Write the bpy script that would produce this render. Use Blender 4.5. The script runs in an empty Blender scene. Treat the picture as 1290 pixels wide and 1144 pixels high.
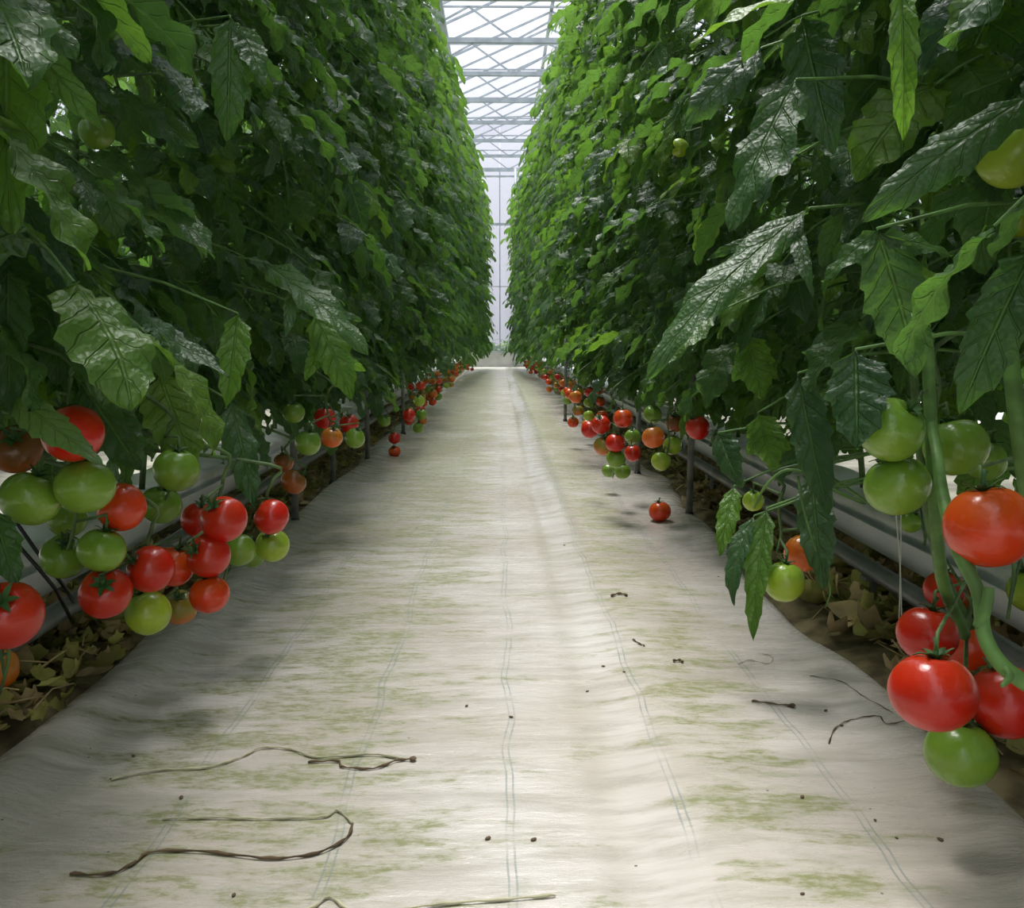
import bpy, bmesh, math, random
from mathutils import Vector, Matrix, noise
R = math.radians
PI = math.pi
sc = bpy.context.scene
COL = sc.collection

# ------------------------------------------------------------------ camera
FPX = 1150.0
CAM = Vector((0.0, 0.0, 0.60))
PITCH = math.atan(142.0 / FPX)
YAW = math.atan(15.0 / FPX)
cd = bpy.data.cameras.new('camera')
cd.sensor_fit = 'HORIZONTAL'; cd.sensor_width = 36.0; cd.lens = 36.0 * FPX / 1290.0
cd.clip_start = 0.02; cd.clip_end = 300
cam = bpy.data.objects.new('camera', cd); COL.objects.link(cam)
cam.location = CAM
cam.rotation_euler = (PI / 2 - PITCH, 0, -YAW)
sc.camera = cam
CR = cam.rotation_euler.to_matrix()
FWD = CR @ Vector((0, 0, -1))

# ------------------------------------------------------------------ sky (overcast: brighter at the zenith), soft sun, exposure
w = bpy.data.worlds.new('overcast_sky'); sc.world = w; w.use_nodes = True
nt = w.node_tree; nt.nodes.clear()
tc = nt.nodes.new('ShaderNodeTexCoord'); sx = nt.nodes.new('ShaderNodeSeparateXYZ')
mx = nt.nodes.new('ShaderNodeMath'); mx.operation = 'MAXIMUM'; mx.inputs[1].default_value = 0.0
ml = nt.nodes.new('ShaderNodeMath'); ml.operation = 'MULTIPLY_ADD'; ml.inputs[1].default_value = 2.6; ml.inputs[2].default_value = 0.78
bg = nt.nodes.new('ShaderNodeBackground'); bg.inputs[0].default_value = (0.90, 0.92, 1.0, 1)
ml2 = nt.nodes.new('ShaderNodeMath'); ml2.operation = 'MULTIPLY'; ml2.inputs[1].default_value = 1.0
out = nt.nodes.new('ShaderNodeOutputWorld')
nt.links.new(tc.outputs['Generated'], sx.inputs[0]); nt.links.new(sx.outputs[2], mx.inputs[0]); nt.links.new(mx.outputs[0], ml.inputs[0])
nt.links.new(ml.outputs[0], ml2.inputs[0]); nt.links.new(ml2.outputs[0], bg.inputs[1]); nt.links.new(bg.outputs[0], out.inputs[0])

sl = bpy.data.lights.new('sun', 'SUN'); sl.energy = 8.6; sl.angle = R(26); sl.color = (1.0, 0.975, 0.93)
so = bpy.data.objects.new('sun', sl); COL.objects.link(so)
so.rotation_euler = Vector((0.10, -0.36, -1.0)).to_track_quat('-Z', 'Y').to_euler()   # high, a little ahead and to the left
sc.view_settings.view_transform = 'Standard'
try: sc.view_settings.look = 'None'
except Exception: pass
sc.view_settings.gamma = 1.0; sc.view_settings.use_curve_mapping = False
sc.view_settings.exposure = -0.20
sc.cycles.max_bounces = 8; sc.cycles.diffuse_bounces = 4; sc.cycles.transmission_bounces = 6
sc.cycles.transparent_max_bounces = 24; sc.cycles.glossy_bounces = 3
sc.cycles.sample_clamp_indirect = 6.0
sc.cycles.use_denoising = True

# ------------------------------------------------------------------ helpers
def ray(px, py):
    return CR @ Vector(((px - 645.0) / FPX, -(py - 572.0) / FPX, -1.0))
def at_z(px, py, z=0.0):
    d = ray(px, py); return CAM + d * ((z - CAM.z) / d.z)
def at_y(px, py, y):
    d = ray(px, py); return CAM + d * (y / d.y)
def at_d(px, py, depth):
    return CAM + ray(px, py) * depth

def smooth(me):
    me.polygons.foreach_set('use_smooth', [True] * len(me.polygons))
def link(name, me, parent=None, loc=None):
    o = bpy.data.objects.new(name, me); COL.objects.link(o)
    if parent is not None: o.parent = parent
    if loc is not None: o.location = loc
    return o
def tag(o, label=None, cat=None, group=None, kind=None):
    if label: o['label'] = label
    if cat: o['category'] = cat
    if group: o['group'] = group
    if kind: o['kind'] = kind
    return o

class MB:
    def __init__(s): s.v = []; s.f = []; s.m = []; s.uv = []
    def add(s, vs, fs, mat=0, uvs=None):
        b = len(s.v); s.v.extend(vs)
        s.uv.extend(uvs if uvs else [(0.5, 0.5)] * len(vs))
        for f in fs: s.f.append(tuple(b + i for i in f)); s.m.append(mat)
    def box(s, c, d, mat=0, rot=None):
        c = Vector(c); hx, hy, hz = d[0] / 2, d[1] / 2, d[2] / 2
        vs = []
        for sx_ in (-1, 1):
            for sy_ in (-1, 1):
                for sz_ in (-1, 1):
                    p = Vector((sx_ * hx, sy_ * hy, sz_ * hz))
                    if rot is not None: p = rot @ p
                    vs.append(c + p)
        s.add(vs, [(0, 1, 3, 2), (4, 6, 7, 5), (0, 4, 5, 1), (2, 3, 7, 6), (0, 2, 6, 4), (1, 5, 7, 3)], mat)
    def bar(s, a, b, wd, ht=None, mat=0):
        a = Vector(a); b = Vector(b); d = b - a; L = d.length
        rot = d.to_track_quat('Y', 'Z').to_matrix()
        s.box((a + b) / 2, (wd, L, ht or wd), mat, rot)
    def tube(s, pts, rad, n=8, mat=0, caps=True):
        pts = [Vector(p) for p in pts]; k = len(pts)
        rr = rad if isinstance(rad, (list, tuple)) else [rad] * k
        vs = []; side = None
        for i, p in enumerate(pts):
            t = (pts[min(i + 1, k - 1)] - pts[max(i - 1, 0)])
            if t.length < 1e-9: t = Vector((0, 0, 1))
            t.normalize()
            if side is None:
                side = t.orthogonal().normalized()
            side = (side - t * side.dot(t))
            if side.length < 1e-6: side = t.orthogonal()
            side.normalize(); up = t.cross(side)
            for j in range(n):
                a = 2 * PI * j / n
                vs.append(p + (side * math.cos(a) + up * math.sin(a)) * rr[i])
        fs = []
        for i in range(k - 1):
            for j in range(n):
                fs.append((i * n + j, i * n + (j + 1) % n, (i + 1) * n + (j + 1) % n, (i + 1) * n + j))
        if caps:
            fs.append(tuple(reversed(range(n)))); fs.append(tuple((k - 1) * n + j for j in range(n)))
        s.add(vs, fs, mat)
    def mesh(s, name, mats, sm=True, uv=False):
        me = bpy.data.meshes.new(name); me.from_pydata([tuple(v) for v in s.v], [], s.f)
        for m in (mats if isinstance(mats, (list, tuple)) else [mats]): me.materials.append(m)
        me.polygons.foreach_set('material_index', s.m)
        if uv:
            l = me.uv_layers.new(name='UVMap')
            vi = [0] * len(me.loops); me.loops.foreach_get('vertex_index', vi)
            fl = []
            for i in vi: fl.extend(s.uv[i])
            l.data.foreach_set('uv', fl)
        if sm: smooth(me)
        me.update()
        return me

# node helper
class N:
    def __init__(s, name):
        s.mat = bpy.data.materials.new(name); s.mat.use_nodes = True; s.t = s.mat.node_tree; s.t.nodes.clear()
        s.out = s.t.nodes.new('ShaderNodeOutputMaterial')
    def n(s, ty, **kw):
        x = s.t.nodes.new('ShaderNode' + ty)
        for k, v in kw.items(): setattr(x, k, v)
        return x
    def l(s, a, b): s.t.links.new(a, b)
    def put(s, v, sock):
        if v is None: return
        if hasattr(v, 'is_output') : s.l(v, sock)
        elif isinstance(v, (tuple, list)): sock.default_value = tuple(v) + ((1,) if len(v) == 3 and len(sock.default_value) == 4 else ())
        else: sock.default_value = v
    def math(s, op, a, b=None, c=None, clamp=False):
        x = s.n('Math', operation=op, use_clamp=clamp); s.put(a, x.inputs[0]); s.put(b, x.inputs[1]); s.put(c, x.inputs[2]); return x.outputs[0]
    def mix(s, f, a, b, mode='MIX'):
        x = s.n('MixRGB', blend_type=mode); s.put(f, x.inputs[0]); s.put(a, x.inputs[1]); s.put(b, x.inputs[2]); return x.outputs[0]
    def ramp(s, v, a, b):
        x = s.n('MapRange', interpolation_type='SMOOTHSTEP'); s.put(v, x.inputs[0]); x.inputs[1].default_value = a; x.inputs[2].default_value = b; return x.outputs[0]
    def noise(s, vec, scale, detail=3, rough=0.5):
        x = s.n('TexNoise'); s.put(vec, x.inputs['Vector']) if vec is not None else None
        x.inputs['Scale'].default_value = scale; x.inputs['Detail'].default_value = detail; x.inputs['Roughness'].default_value = rough
        return x.outputs[0]
    def mapping(s, vec, scale=(1, 1, 1), loc=(0, 0, 0)):
        x = s.n('Mapping'); s.l(vec, x.inputs[0]); x.inputs['Scale'].default_value = scale; x.inputs['Location'].default_value = loc; return x.outputs[0]
    def bsdf(s, col, rough=0.5, spec=0.5, metal=0.0, normal=None, **kw):
        b = s.n('BsdfPrincipled'); s.put(col, b.inputs['Base Color']); s.put(rough, b.inputs['Roughness']); s.put(spec, b.inputs['Specular IOR Level'])
        s.put(metal, b.inputs['Metallic'])
        if normal is not None: s.l(normal, b.inputs['Normal'])
        for k, v in kw.items(): s.put(v, b.inputs[k.replace('_', ' ')])
        return b.outputs[0]
    def bump(s, h, strength=0.3, dist=0.01):
        x = s.n('Bump'); x.inputs['Strength'].default_value = strength; x.inputs['Distance'].default_value = dist; s.l(h, x.inputs['Height']); return x.outputs[0]
    def done(s, sh): s.l(sh, s.out.inputs[0]); return s.mat

def simple(name, col, rough=0.5, spec=0.5, metal=0.0, var=0.15, vs=20, bump=0.0):
    q = N(name); tcn = q.n('TexCoord'); nz = q.noise(tcn.outputs['Object'], vs, 4)
    dark = tuple(c * (1 - var) for c in col); lite = tuple(min(1, c * (1 + var)) for c in col)
    c = q.mix(q.ramp(nz, 0.35, 0.65), dark, lite)
    nrm = q.bump(nz, bump, 0.004) if bump else None
    return q.done(q.bsdf(c, rough, spec, metal, nrm))

# ---- leaf
def leaf_material(name, tint=0.0):
    q = N(name)
    uv = q.n('UVMap'); s_ = q.n('SeparateXYZ'); q.l(uv.outputs[0], s_.inputs[0])
    u = q.math('MULTIPLY', q.math('ABSOLUTE', q.math('SUBTRACT', s_.outputs[0], 0.5)), 2.0)
    s = s_.outputs[1]
    fr = q.math('FRACT', q.math('SUBTRACT', q.math('MULTIPLY', s, 7.0), q.math('MULTIPLY', u, 1.3)))
    lat = q.math('ABSOLUTE', q.math('SUBTRACT', fr, 0.5))
    latv = q.math('SUBTRACT', 1.0, q.ramp(lat, 0.02, 0.09))
    mid = q.math('SUBTRACT', 1.0, q.ramp(u, 0.02, 0.10))
    vein = q.math('MAXIMUM', mid, q.math('MULTIPLY', latv, 0.75))
    oi = q.n('ObjectInfo'); ge = q.n('NewGeometry')
    tcn = q.n('TexCoord')
    r1 = q.math('FRACT', q.math('ADD', q.math('MULTIPLY', oi.outputs['Random'], 1.0), q.math('MULTIPLY', ge.outputs['Random Per Island'], 0.55)))
    nz = q.noise(tcn.outputs['Object'], 9, 3)
    c = q.mix(q.ramp(r1, 0.0, 0.85), (0.020, 0.062, 0.034), (0.052, 0.135, 0.026))
    c = q.mix(q.ramp(r1, 0.78, 1.0), c, (0.125, 0.235, 0.024))
    r2 = q.math('FRACT', q.math('MULTIPLY', q.math('ADD', oi.outputs['Random'], ge.outputs['Random Per Island']), 7.3))
    c = q.mix(q.math('MULTIPLY', q.ramp(r2, 0.55, 1.0), 0.6), c, (0.060, 0.120, 0.075))
    # paler green higher up: stronger top light painted in, besides younger growth
    ps = q.n('SeparateXYZ'); q.l(ge.outputs['Position'], ps.inputs[0])
    c = q.mix(q.math('MULTIPLY', q.ramp(ps.outputs[2], 0.8, 3.4), 0.5), c, (0.145, 0.255, 0.095))
    c = q.mix(q.math('MULTIPLY', q.ramp(nz, 0.4, 0.7), 0.35), c, (0.058, 0.13, 0.045))
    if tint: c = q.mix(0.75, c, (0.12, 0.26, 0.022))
    cv = q.mix(q.math('MULTIPLY', vein, 0.42), c, (0.13, 0.22, 0.09))
    under = q.mix(0.55, cv, (0.13, 0.22, 0.10))
    col = q.mix(q.math('MULTIPLY', ge.outputs['Backfacing'], 0.8), cv, under)
    vor = q.n('TexVoronoi'); q.l(tcn.outputs['Object'], vor.inputs['Vector']); vor.inputs['Scale'].default_value = 160
    pucker = q.math('ADD', q.math('MULTIPLY', vor.outputs['Distance'], 0.30), q.math('MULTIPLY', q.math('SUBTRACT', 1.0, vein), 0.9))
    nrm = q.bump(pucker, 0.9, 0.0045)
    p = q.bsdf(col, 0.43, 0.55, 0.0, nrm)
    tr = q.n('BsdfTranslucent'); q.l(q.mix(0.5, q.mix(1.0, cv, (2.6, 2.6, 1.2), 'MULTIPLY'), (0.16, 0.34, 0.03)), tr.inputs[0]); q.l(nrm, tr.inputs['Normal'])
    m = q.n('MixShader'); m.inputs[0].default_value = 0.42; q.l(p, m.inputs[1]); q.l(tr.outputs[0], m.inputs[2])
    return q.done(m.outputs[0])
M_LEAF = leaf_material('tomato_leaf'); M_LEAF_BACKLIT = leaf_material('backlit_yellow_green_leaf', 1.0)  # yellow-green copy has light shining through the leaf painted into its colour
M_STEM = simple('green_stem', (0.085, 0.15, 0.045), 0.55, 0.4, var=0.35, vs=30, bump=0.2)
M_STALK = simple('leaf_stalk', (0.12, 0.24, 0.06), 0.5, 0.4, var=0.25, vs=30)
M_CALYX = simple('calyx_green', (0.045, 0.12, 0.03), 0.55, 0.4, var=0.3, vs=60)

def tomato_material(name, c1, c2, c3=None, lo=-0.2, hi=0.7):
    q = N(name); tcn = q.n('TexCoord'); s_ = q.n('SeparateXYZ'); q.l(tcn.outputs['Object'], s_.inputs[0])
    nz = q.noise(tcn.outputs['Object'], 2.2, 3); oi = q.n('ObjectInfo')
    h = q.math('ADD', s_.outputs[2], q.math('MULTIPLY', q.math('SUBTRACT', nz, 0.5), 0.9))
    c = q.mix(q.ramp(h, lo, hi), c1, c2)
    sp = q.noise(tcn.outputs['Object'], 26, 2)
    c = q.mix(q.math('MULTIPLY', q.ramp(sp, 0.6, 0.8), 0.18), c, c3 or c2)
    c = q.mix(q.math('MULTIPLY', oi.outputs['Random'], 0.22), c, c2)
    nrm = q.bump(q.noise(tcn.outputs['Object'], 7, 2), 0.05, 0.02)
    b = q.bsdf(c, 0.27, 0.45, 0.0, nrm, Subsurface_Weight=0.06, Subsurface_Scale=0.012, Coat_Weight=0.15, Coat_Roughness=0.12)
    return q.done(b)
TM = {
    'red': tomato_material('ripe_red_skin', (0.56, 0.012, 0.004), (0.50, 0.026, 0.005), (0.60, 0.06, 0.015)),
    'redorange': tomato_material('red_orange_skin', (0.66, 0.040, 0.006), (0.62, 0.085, 0.008), (0.66, 0.14, 0.02)),
    'orange': tomato_material('orange_skin', (0.74, 0.115, 0.012), (0.55, 0.20, 0.022), (0.7, 0.3, 0.05)),
    'turning': tomato_material('turning_skin', (0.58, 0.14, 0.02), (0.26, 0.22, 0.03), (0.5, 0.3, 0.05), -0.5, 0.5),
    'green': tomato_material('unripe_green_skin', (0.20, 0.34, 0.035), (0.15, 0.29, 0.028), (0.28, 0.40, 0.07)),
    'lime': tomato_material('pale_lime_skin', (0.36, 0.48, 0.035), (0.25, 0.40, 0.035), (0.42, 0.52, 0.10)),
    'brown': tomato_material('dull_brown_orange_skin', (0.36, 0.085, 0.012), (0.19, 0.08, 0.016), (0.4, 0.15, 0.03)),
}

# ------------------------------------------------------------------ tomato meshes (unit radius, calyx up)
def tomato_mesh(seed, mat):
    rg = random.Random(seed); n, k = 36, 22
    lob = rg.choice([4, 5, 6]); ph = rg.uniform(0, 6); amp = rg.uniform(0.02, 0.045); sq = rg.uniform(0.87, 0.97); ph2 = rg.uniform(0, 6)
    vs = []; fs = []
    for i in range(k + 1):
        th = PI * i / k
        for j in range(n):
            a = 2 * PI * j / n
            top = max(0.0, math.cos(th)) ** 2
            r = 1 + amp * math.cos(lob * a + ph) * (0.25 + top) * math.sin(th) + 0.02 * math.cos(2 * a + ph2) * math.sin(th)
            x = r * math.sin(th) * math.cos(a); y = r * math.sin(th) * math.sin(a)
            z = sq * math.cos(th)
            rho = math.hypot(x, y)
            if th < PI / 2: z -= 0.20 * math.exp(-(rho / 0.26) ** 2)
            else: z += 0.05 * math.exp(-(rho / 0.15) ** 2)
            vs.append(Vector((x, y, z)))
    for i in range(k):
        for j in range(n):
            fs.append((i * n + j, (i + 1) * n + j, (i + 1) * n + (j + 1) % n, i * n + (j + 1) % n))
    mb = MB(); mb.add(vs, fs)
    me = mb.mesh('tomato', mat)
    bm = bmesh.new(); bm.from_mesh(me); bmesh.ops.remove_doubles(bm, verts=bm.verts, dist=1e-5); bm.to_mesh(me); bm.free(); smooth(me)
    me['topz'] = sq - 0.2
    return me
def calyx_mesh(seed):
    rg = random.Random(seed); mb = MB(); n = 6
    for i in range(n):
        a = 2 * PI * i / n + rg.uniform(-.2, .2); L = rg.uniform(0.38, 0.58); lift = rg.uniform(-0.05, 0.25)
        d = Vector((math.cos(a), math.sin(a), 0)); t = Vector((-math.sin(a), math.cos(a), 0)); vs = []
        for q in range(6):
            s = q / 5; wd = 0.10 * math.sin(PI * (0.25 + 0.75 * s)) + 0.006
            base = d * (L * s) + Vector((0, 0, 0.66 + 0.14 * math.sin(s * PI * 0.8) + lift * s * s))
            vs += [base - t * wd + Vector((0, 0, .015)), base - Vector((0, 0, 0.012)), base + t * wd + Vector((0, 0, .015))]
        fs = []
        for q in range(5):
            for e in range(2): fs.append((q * 3 + e, q * 3 + e + 1, q * 3 + e + 4, q * 3 + e + 3))
        mb.add(vs, fs)
    mb.tube([(0, 0, 0.62), (0.01, 0, 0.8), (0.05, 0.02, 1.0), (0.12, 0.04, 1.15)], [0.085, 0.06, 0.055, 0.075], 8)
    return mb.mesh('calyx', M_CALYX)
TMESH = {k: [tomato_mesh(7 + i * 13 + len(k), m) for i in range(3)] for k, m in TM.items()}
CMESH = [calyx_mesh(s) for s in range(3)]
RT = random.Random(99)
AX = {}
def tomato(loc, rad, kind, label, group=None, tilt=None, stretch=(1, 1, 1), calyx=True):
    o = link('tomato', RT.choice(TMESH[kind])); o.location = loc
    o.scale = (rad * stretch[0], rad * stretch[1], rad * stretch[2])
    t = (-tilt[0], tilt[1]) if tilt else (RT.uniform(-.25, .6), RT.uniform(-.5, .5))
    o.rotation_euler = (t[0], t[1], RT.uniform(0, 6.28))
    # tilt in world axes after the spin
    o.rotation_mode = 'QUATERNION'
    o.rotation_quaternion = (Matrix.Rotation(t[0], 3, 'X') @ Matrix.Rotation(t[1], 3, 'Y') @ Matrix.Rotation(RT.uniform(0, 6.28), 3, 'Z')).to_quaternion()
    AX[tuple(round(c, 5) for c in loc)] = (Matrix.Rotation(t[0], 3, 'X') @ Matrix.Rotation(t[1], 3, 'Y')) @ Vector((0, 0, 1))
    tag(o, label, 'tomato', group)
    if calyx: link('calyx', RT.choice(CMESH), o, (0, 0, o.data['topz'] + 0.2 - 0.85 + 0.035))
    return o

# ------------------------------------------------------------------ leaves
def leaflet(mb, org, d, up, L, W, rg, hi=True, bend=0.9, fold=0.35, mat=0):
    d = d.normalized(); side = d.cross(up)
    if side.length < 1e-4: side = d.orthogonal()
    side.normalize(); nrm = side.cross(d).normalized()
    T = 6
    if hi is True: n = T * 4
    elif hi == 2: n = T * 6
    else: n = 6
    cr = ([-1, -0.72, -0.36, 0, 0.36, 0.72, 1] if hi else [-1, 0, 1])
    if hi == 2: cr = [-1, -.85, -.65, -.42, -.2, 0, .2, .42, .65, .85, 1]
    vs = []; uvs = []; p = Vector(org); ang = -bend * 0.15
    twist = rg.uniform(-0.8, 0.8); wav = rg.uniform(0, 6); wa = rg.uniform(0.06, 0.19); asym = rg.uniform(-.12, .12)
    curl = rg.uniform(0.1, 0.5)
    for i in range(n + 1):
        s = i / n
        ang = -bend * 0.15 + bend * s * s * 0.9
        dd = d * math.cos(ang) - nrm * math.sin(ang); nn = nrm * math.cos(ang) + d * math.sin(ang)
        if i: p = p + dd * (L / n)
        w_ = W * (s ** 0.52) * ((1 - s) ** 0.80) * 2.05
        if hi:
            fr = (s * T * 1.0) % 1.0
            deep = 0.30 if (int(s * T) % 2 == 0) else 0.17
            w_ *= 1.0 + deep * (fr ** 1.6) - 0.13
            if s < 0.1: w_ *= s / 0.1 * 0.7 + 0.3
        ta = twist * s
        sd = side * math.cos(ta) + nn * math.sin(ta); n2 = nn * math.cos(ta) - side * math.sin(ta)
        for c in cr:
            ac = abs(c); ww = w_ * (1 + asym * c)
            z = fold * ww * ac - curl * ww * ac * ac * 0.9
            if hi:
                z += 0.09 * W * math.cos(2 * PI * (s * 7 - ac * 1.3)) * math.sin(PI * min(1, ac)) * (1 - s * 0.5)
                z += wa * W * math.sin(s * 17 + wav + (3 if c < 0 else 0)) * ac ** 2
                fwd = 0.10 * W * ac
            else: fwd = 0.0
            vs.append(p + sd * (ww * c) + n2 * z + dd * fwd * (1 - s))
            uvs.append((0.5 + c * 0.5, s))
    m = len(cr); fs = []
    for i in range(n):
        for j in range(m - 1):
            fs.append((i * m + j, i * m + j + 1, (i + 1) * m + j + 1, (i + 1) * m + j))
    mb.add(vs, fs, mat, uvs)

def compound(mb, rg, scale=1.0, hi=True, M=None, stalk_mat=1):
    """a tomato leaf: a drooping stalk along +X with paired leaflets and a terminal one"""
    M = M or Matrix.Identity(4)
    L = rg.uniform(0.34, 0.46) * scale
    steps = 9 if hi else 4
    el0 = rg.uniform(0.1, 0.6); el1 = rg.uniform(-1.35, -0.7); sw = rg.uniform(-.5, .5)
    pts = [Vector((0, 0, 0))]; dirs = []
    for i in range(steps):
        s = (i + 0.5) / steps; el = el0 + (el1 - el0) * s; az = sw * s
        d = Vector((math.cos(el) * math.cos(az), math.cos(el) * math.sin(az), math.sin(el))); dirs.append(d)
        pts.append(pts[-1] + d * (L / steps))
    tmp = MB()
    tmp.tube(pts, [0.0042 * scale * (1 - 0.6 * i / steps) for i in range(steps + 1)], 5 if hi else 3, stalk_mat, caps=False)
    def P(s):
        x = s * steps; i = min(int(x), steps - 1); return pts[i].lerp(pts[i + 1], x - i), dirs[i]
    DOWN = Vector((0, 0, -1))
    spots = [(0.34, 0.085), (0.60, 0.115), (0.84, 0.125)] + ([(0.47, 0.045), (0.72, 0.05)] if hi else [])
    for s, ll in spots:
        for sg in (-1, 1):
            p, d = P(min(1, s + rg.uniform(-.04, .04)))
            sd = d.cross(Vector((0, 0, 1)));
            if sd.length < 1e-3: sd = Vector((0, 1, 0))
            sd.normalize()
            dr = (sd * sg * rg.uniform(0.7, 1.0) + d * rg.uniform(0.35, 0.7) + DOWN * rg.uniform(0.1, 0.75)).normalized()
            upv = (Vector((0, 0, 1)) + Vector((rg.uniform(.1, .9), rg.uniform(-.4, .4), 0))).normalized()
            l_ = ll * scale * rg.uniform(0.85, 1.3)
            q = p + dr * 0.012 * scale
            if hi: tmp.tube([p, q, q + dr * 0.01], 0.002 * scale, 4, stalk_mat, caps=False)
            leaflet(tmp, q, dr, upv, l_, l_ * rg.uniform(0.24, 0.33), rg, hi, rg.uniform(0.3, 1.3), rg.uniform(0.15, 0.5))
    p, d = P(1.0); l_ = rg.uniform(0.13, 0.17) * scale
    leaflet(tmp, p, (d + DOWN * 0.2).normalized(), (Vector((1, 0, 0.7)) + Vector((0, rg.uniform(-.4, .4), 0))).normalized(), l_, l_ * rg.uniform(0.27, 0.36), rg, hi, rg.uniform(0.2, 1.0), 0.3)
    mb.v.extend([M @ v for v in tmp.v]) if False else None
    b = len(mb.v); mb.v.extend([M @ v for v in tmp.v]); mb.uv.extend(tmp.uv)
    for f, m in zip(tmp.f, tmp.m): mb.f.append(tuple(b + i for i in f)); mb.m.append(m)

LEAVES = []; LZMIN = []
for i in range(14):
    mb = MB(); compound(mb, random.Random(100 + i), 1.0, True)
    LEAVES.append(mb.mesh('leaf', [M_LEAF, M_STALK], uv=True)); LZMIN.append(min(v.z for v in mb.v))

def aisle_az(rg, side):
    """azimuth of a leaf: mostly towards the middle aisle"""
    base = 0.0 if side < 0 else PI
    return base + (rg.gauss(0, 0.75) if rg.random() < 0.70 else rg.uniform(-PI, PI))

def foliage_mesh(seed, z0, z1, n, side=-1):
    rg = random.Random(seed); mb = MB()
    for i in range(n):
        z = z0 + (z1 - z0) * (i + rg.random()) / n
        az = aisle_az(rg, side)
        M = Matrix.Translation((0.05 * math.cos(az) + rg.uniform(-.03, .03), rg.uniform(-.12, .12), z)) @ Matrix.Rotation(az, 4, 'Z') @ Matrix.Rotation(rg.uniform(-.25, .25), 4, 'X')
        compound(mb, rg, rg.uniform(0.7, 1.15), False, M)
    return mb.mesh('foliage', [M_LEAF, M_STALK], uv=True)
FOL = {s: [foliage_mesh(500 + i + (50 if s > 0 else 0), 0.55, 3.65, 84, s) for i in range(4)] for s in (-1, 1)}

# ------------------------------------------------------------------ the setting
CLOTH_HALF_L, CLOTH_HALF_R = -0.74, 0.69
def cloth_z(x, y):
    z = 0.004 + 0.006 * noise.noise(Vector((x * 2.2, y * 1.1, 3.1)))
    z += 0.0022 * noise.noise(Vector((x * 3.0, y * 14.0, 7.7))) * (0.4 + 0.6 * abs(noise.noise(Vector((x, y * .8, 1)))) * 2)
    z += 0.0012 * noise.noise(Vector((x * 6.0, y * 34.0, 2.2)))
    # long shallow fold right of the middle whose near-left face looks at the sky gap
    fc = 0.185 + 0.02 * math.sin(y * 1.1)
    t_ = max(0.0, min(1.0, (x - fc + 0.055) / 0.11)); amp = 0.020 * (0.8 + 0.2 * math.sin(y * 2.3))
    z += amp * (t_ * t_ * (3 - 2 * t_) * 0.5 + t_ * 0.5) - 0.010 * max(0.0, min(1.0, (x - 0.26) / 0.3))
    # soft ridge along the left edge
    z += 0.020 * math.exp(-((x + 0.66 + 0.02 * math.sin(y * 2.3)) / 0.05) ** 2)
    z += 0.010 * math.exp(-((x - 0.61 + 0.03 * math.sin(y * 1.7 + 1)) / 0.05) ** 2)
    return z
def edge_l(y): return CLOTH_HALF_L + 0.035 * math.sin(y * 1.9 + 0.6) + 0.02 * math.sin(y * 4.7)
def edge_r(y): return CLOTH_HALF_R + 0.04 * math.sin(y * 1.4 + 2.0) + 0.022 * math.sin(y * 5.3) + 0.008 * math.sin(y * 13.1)

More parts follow.
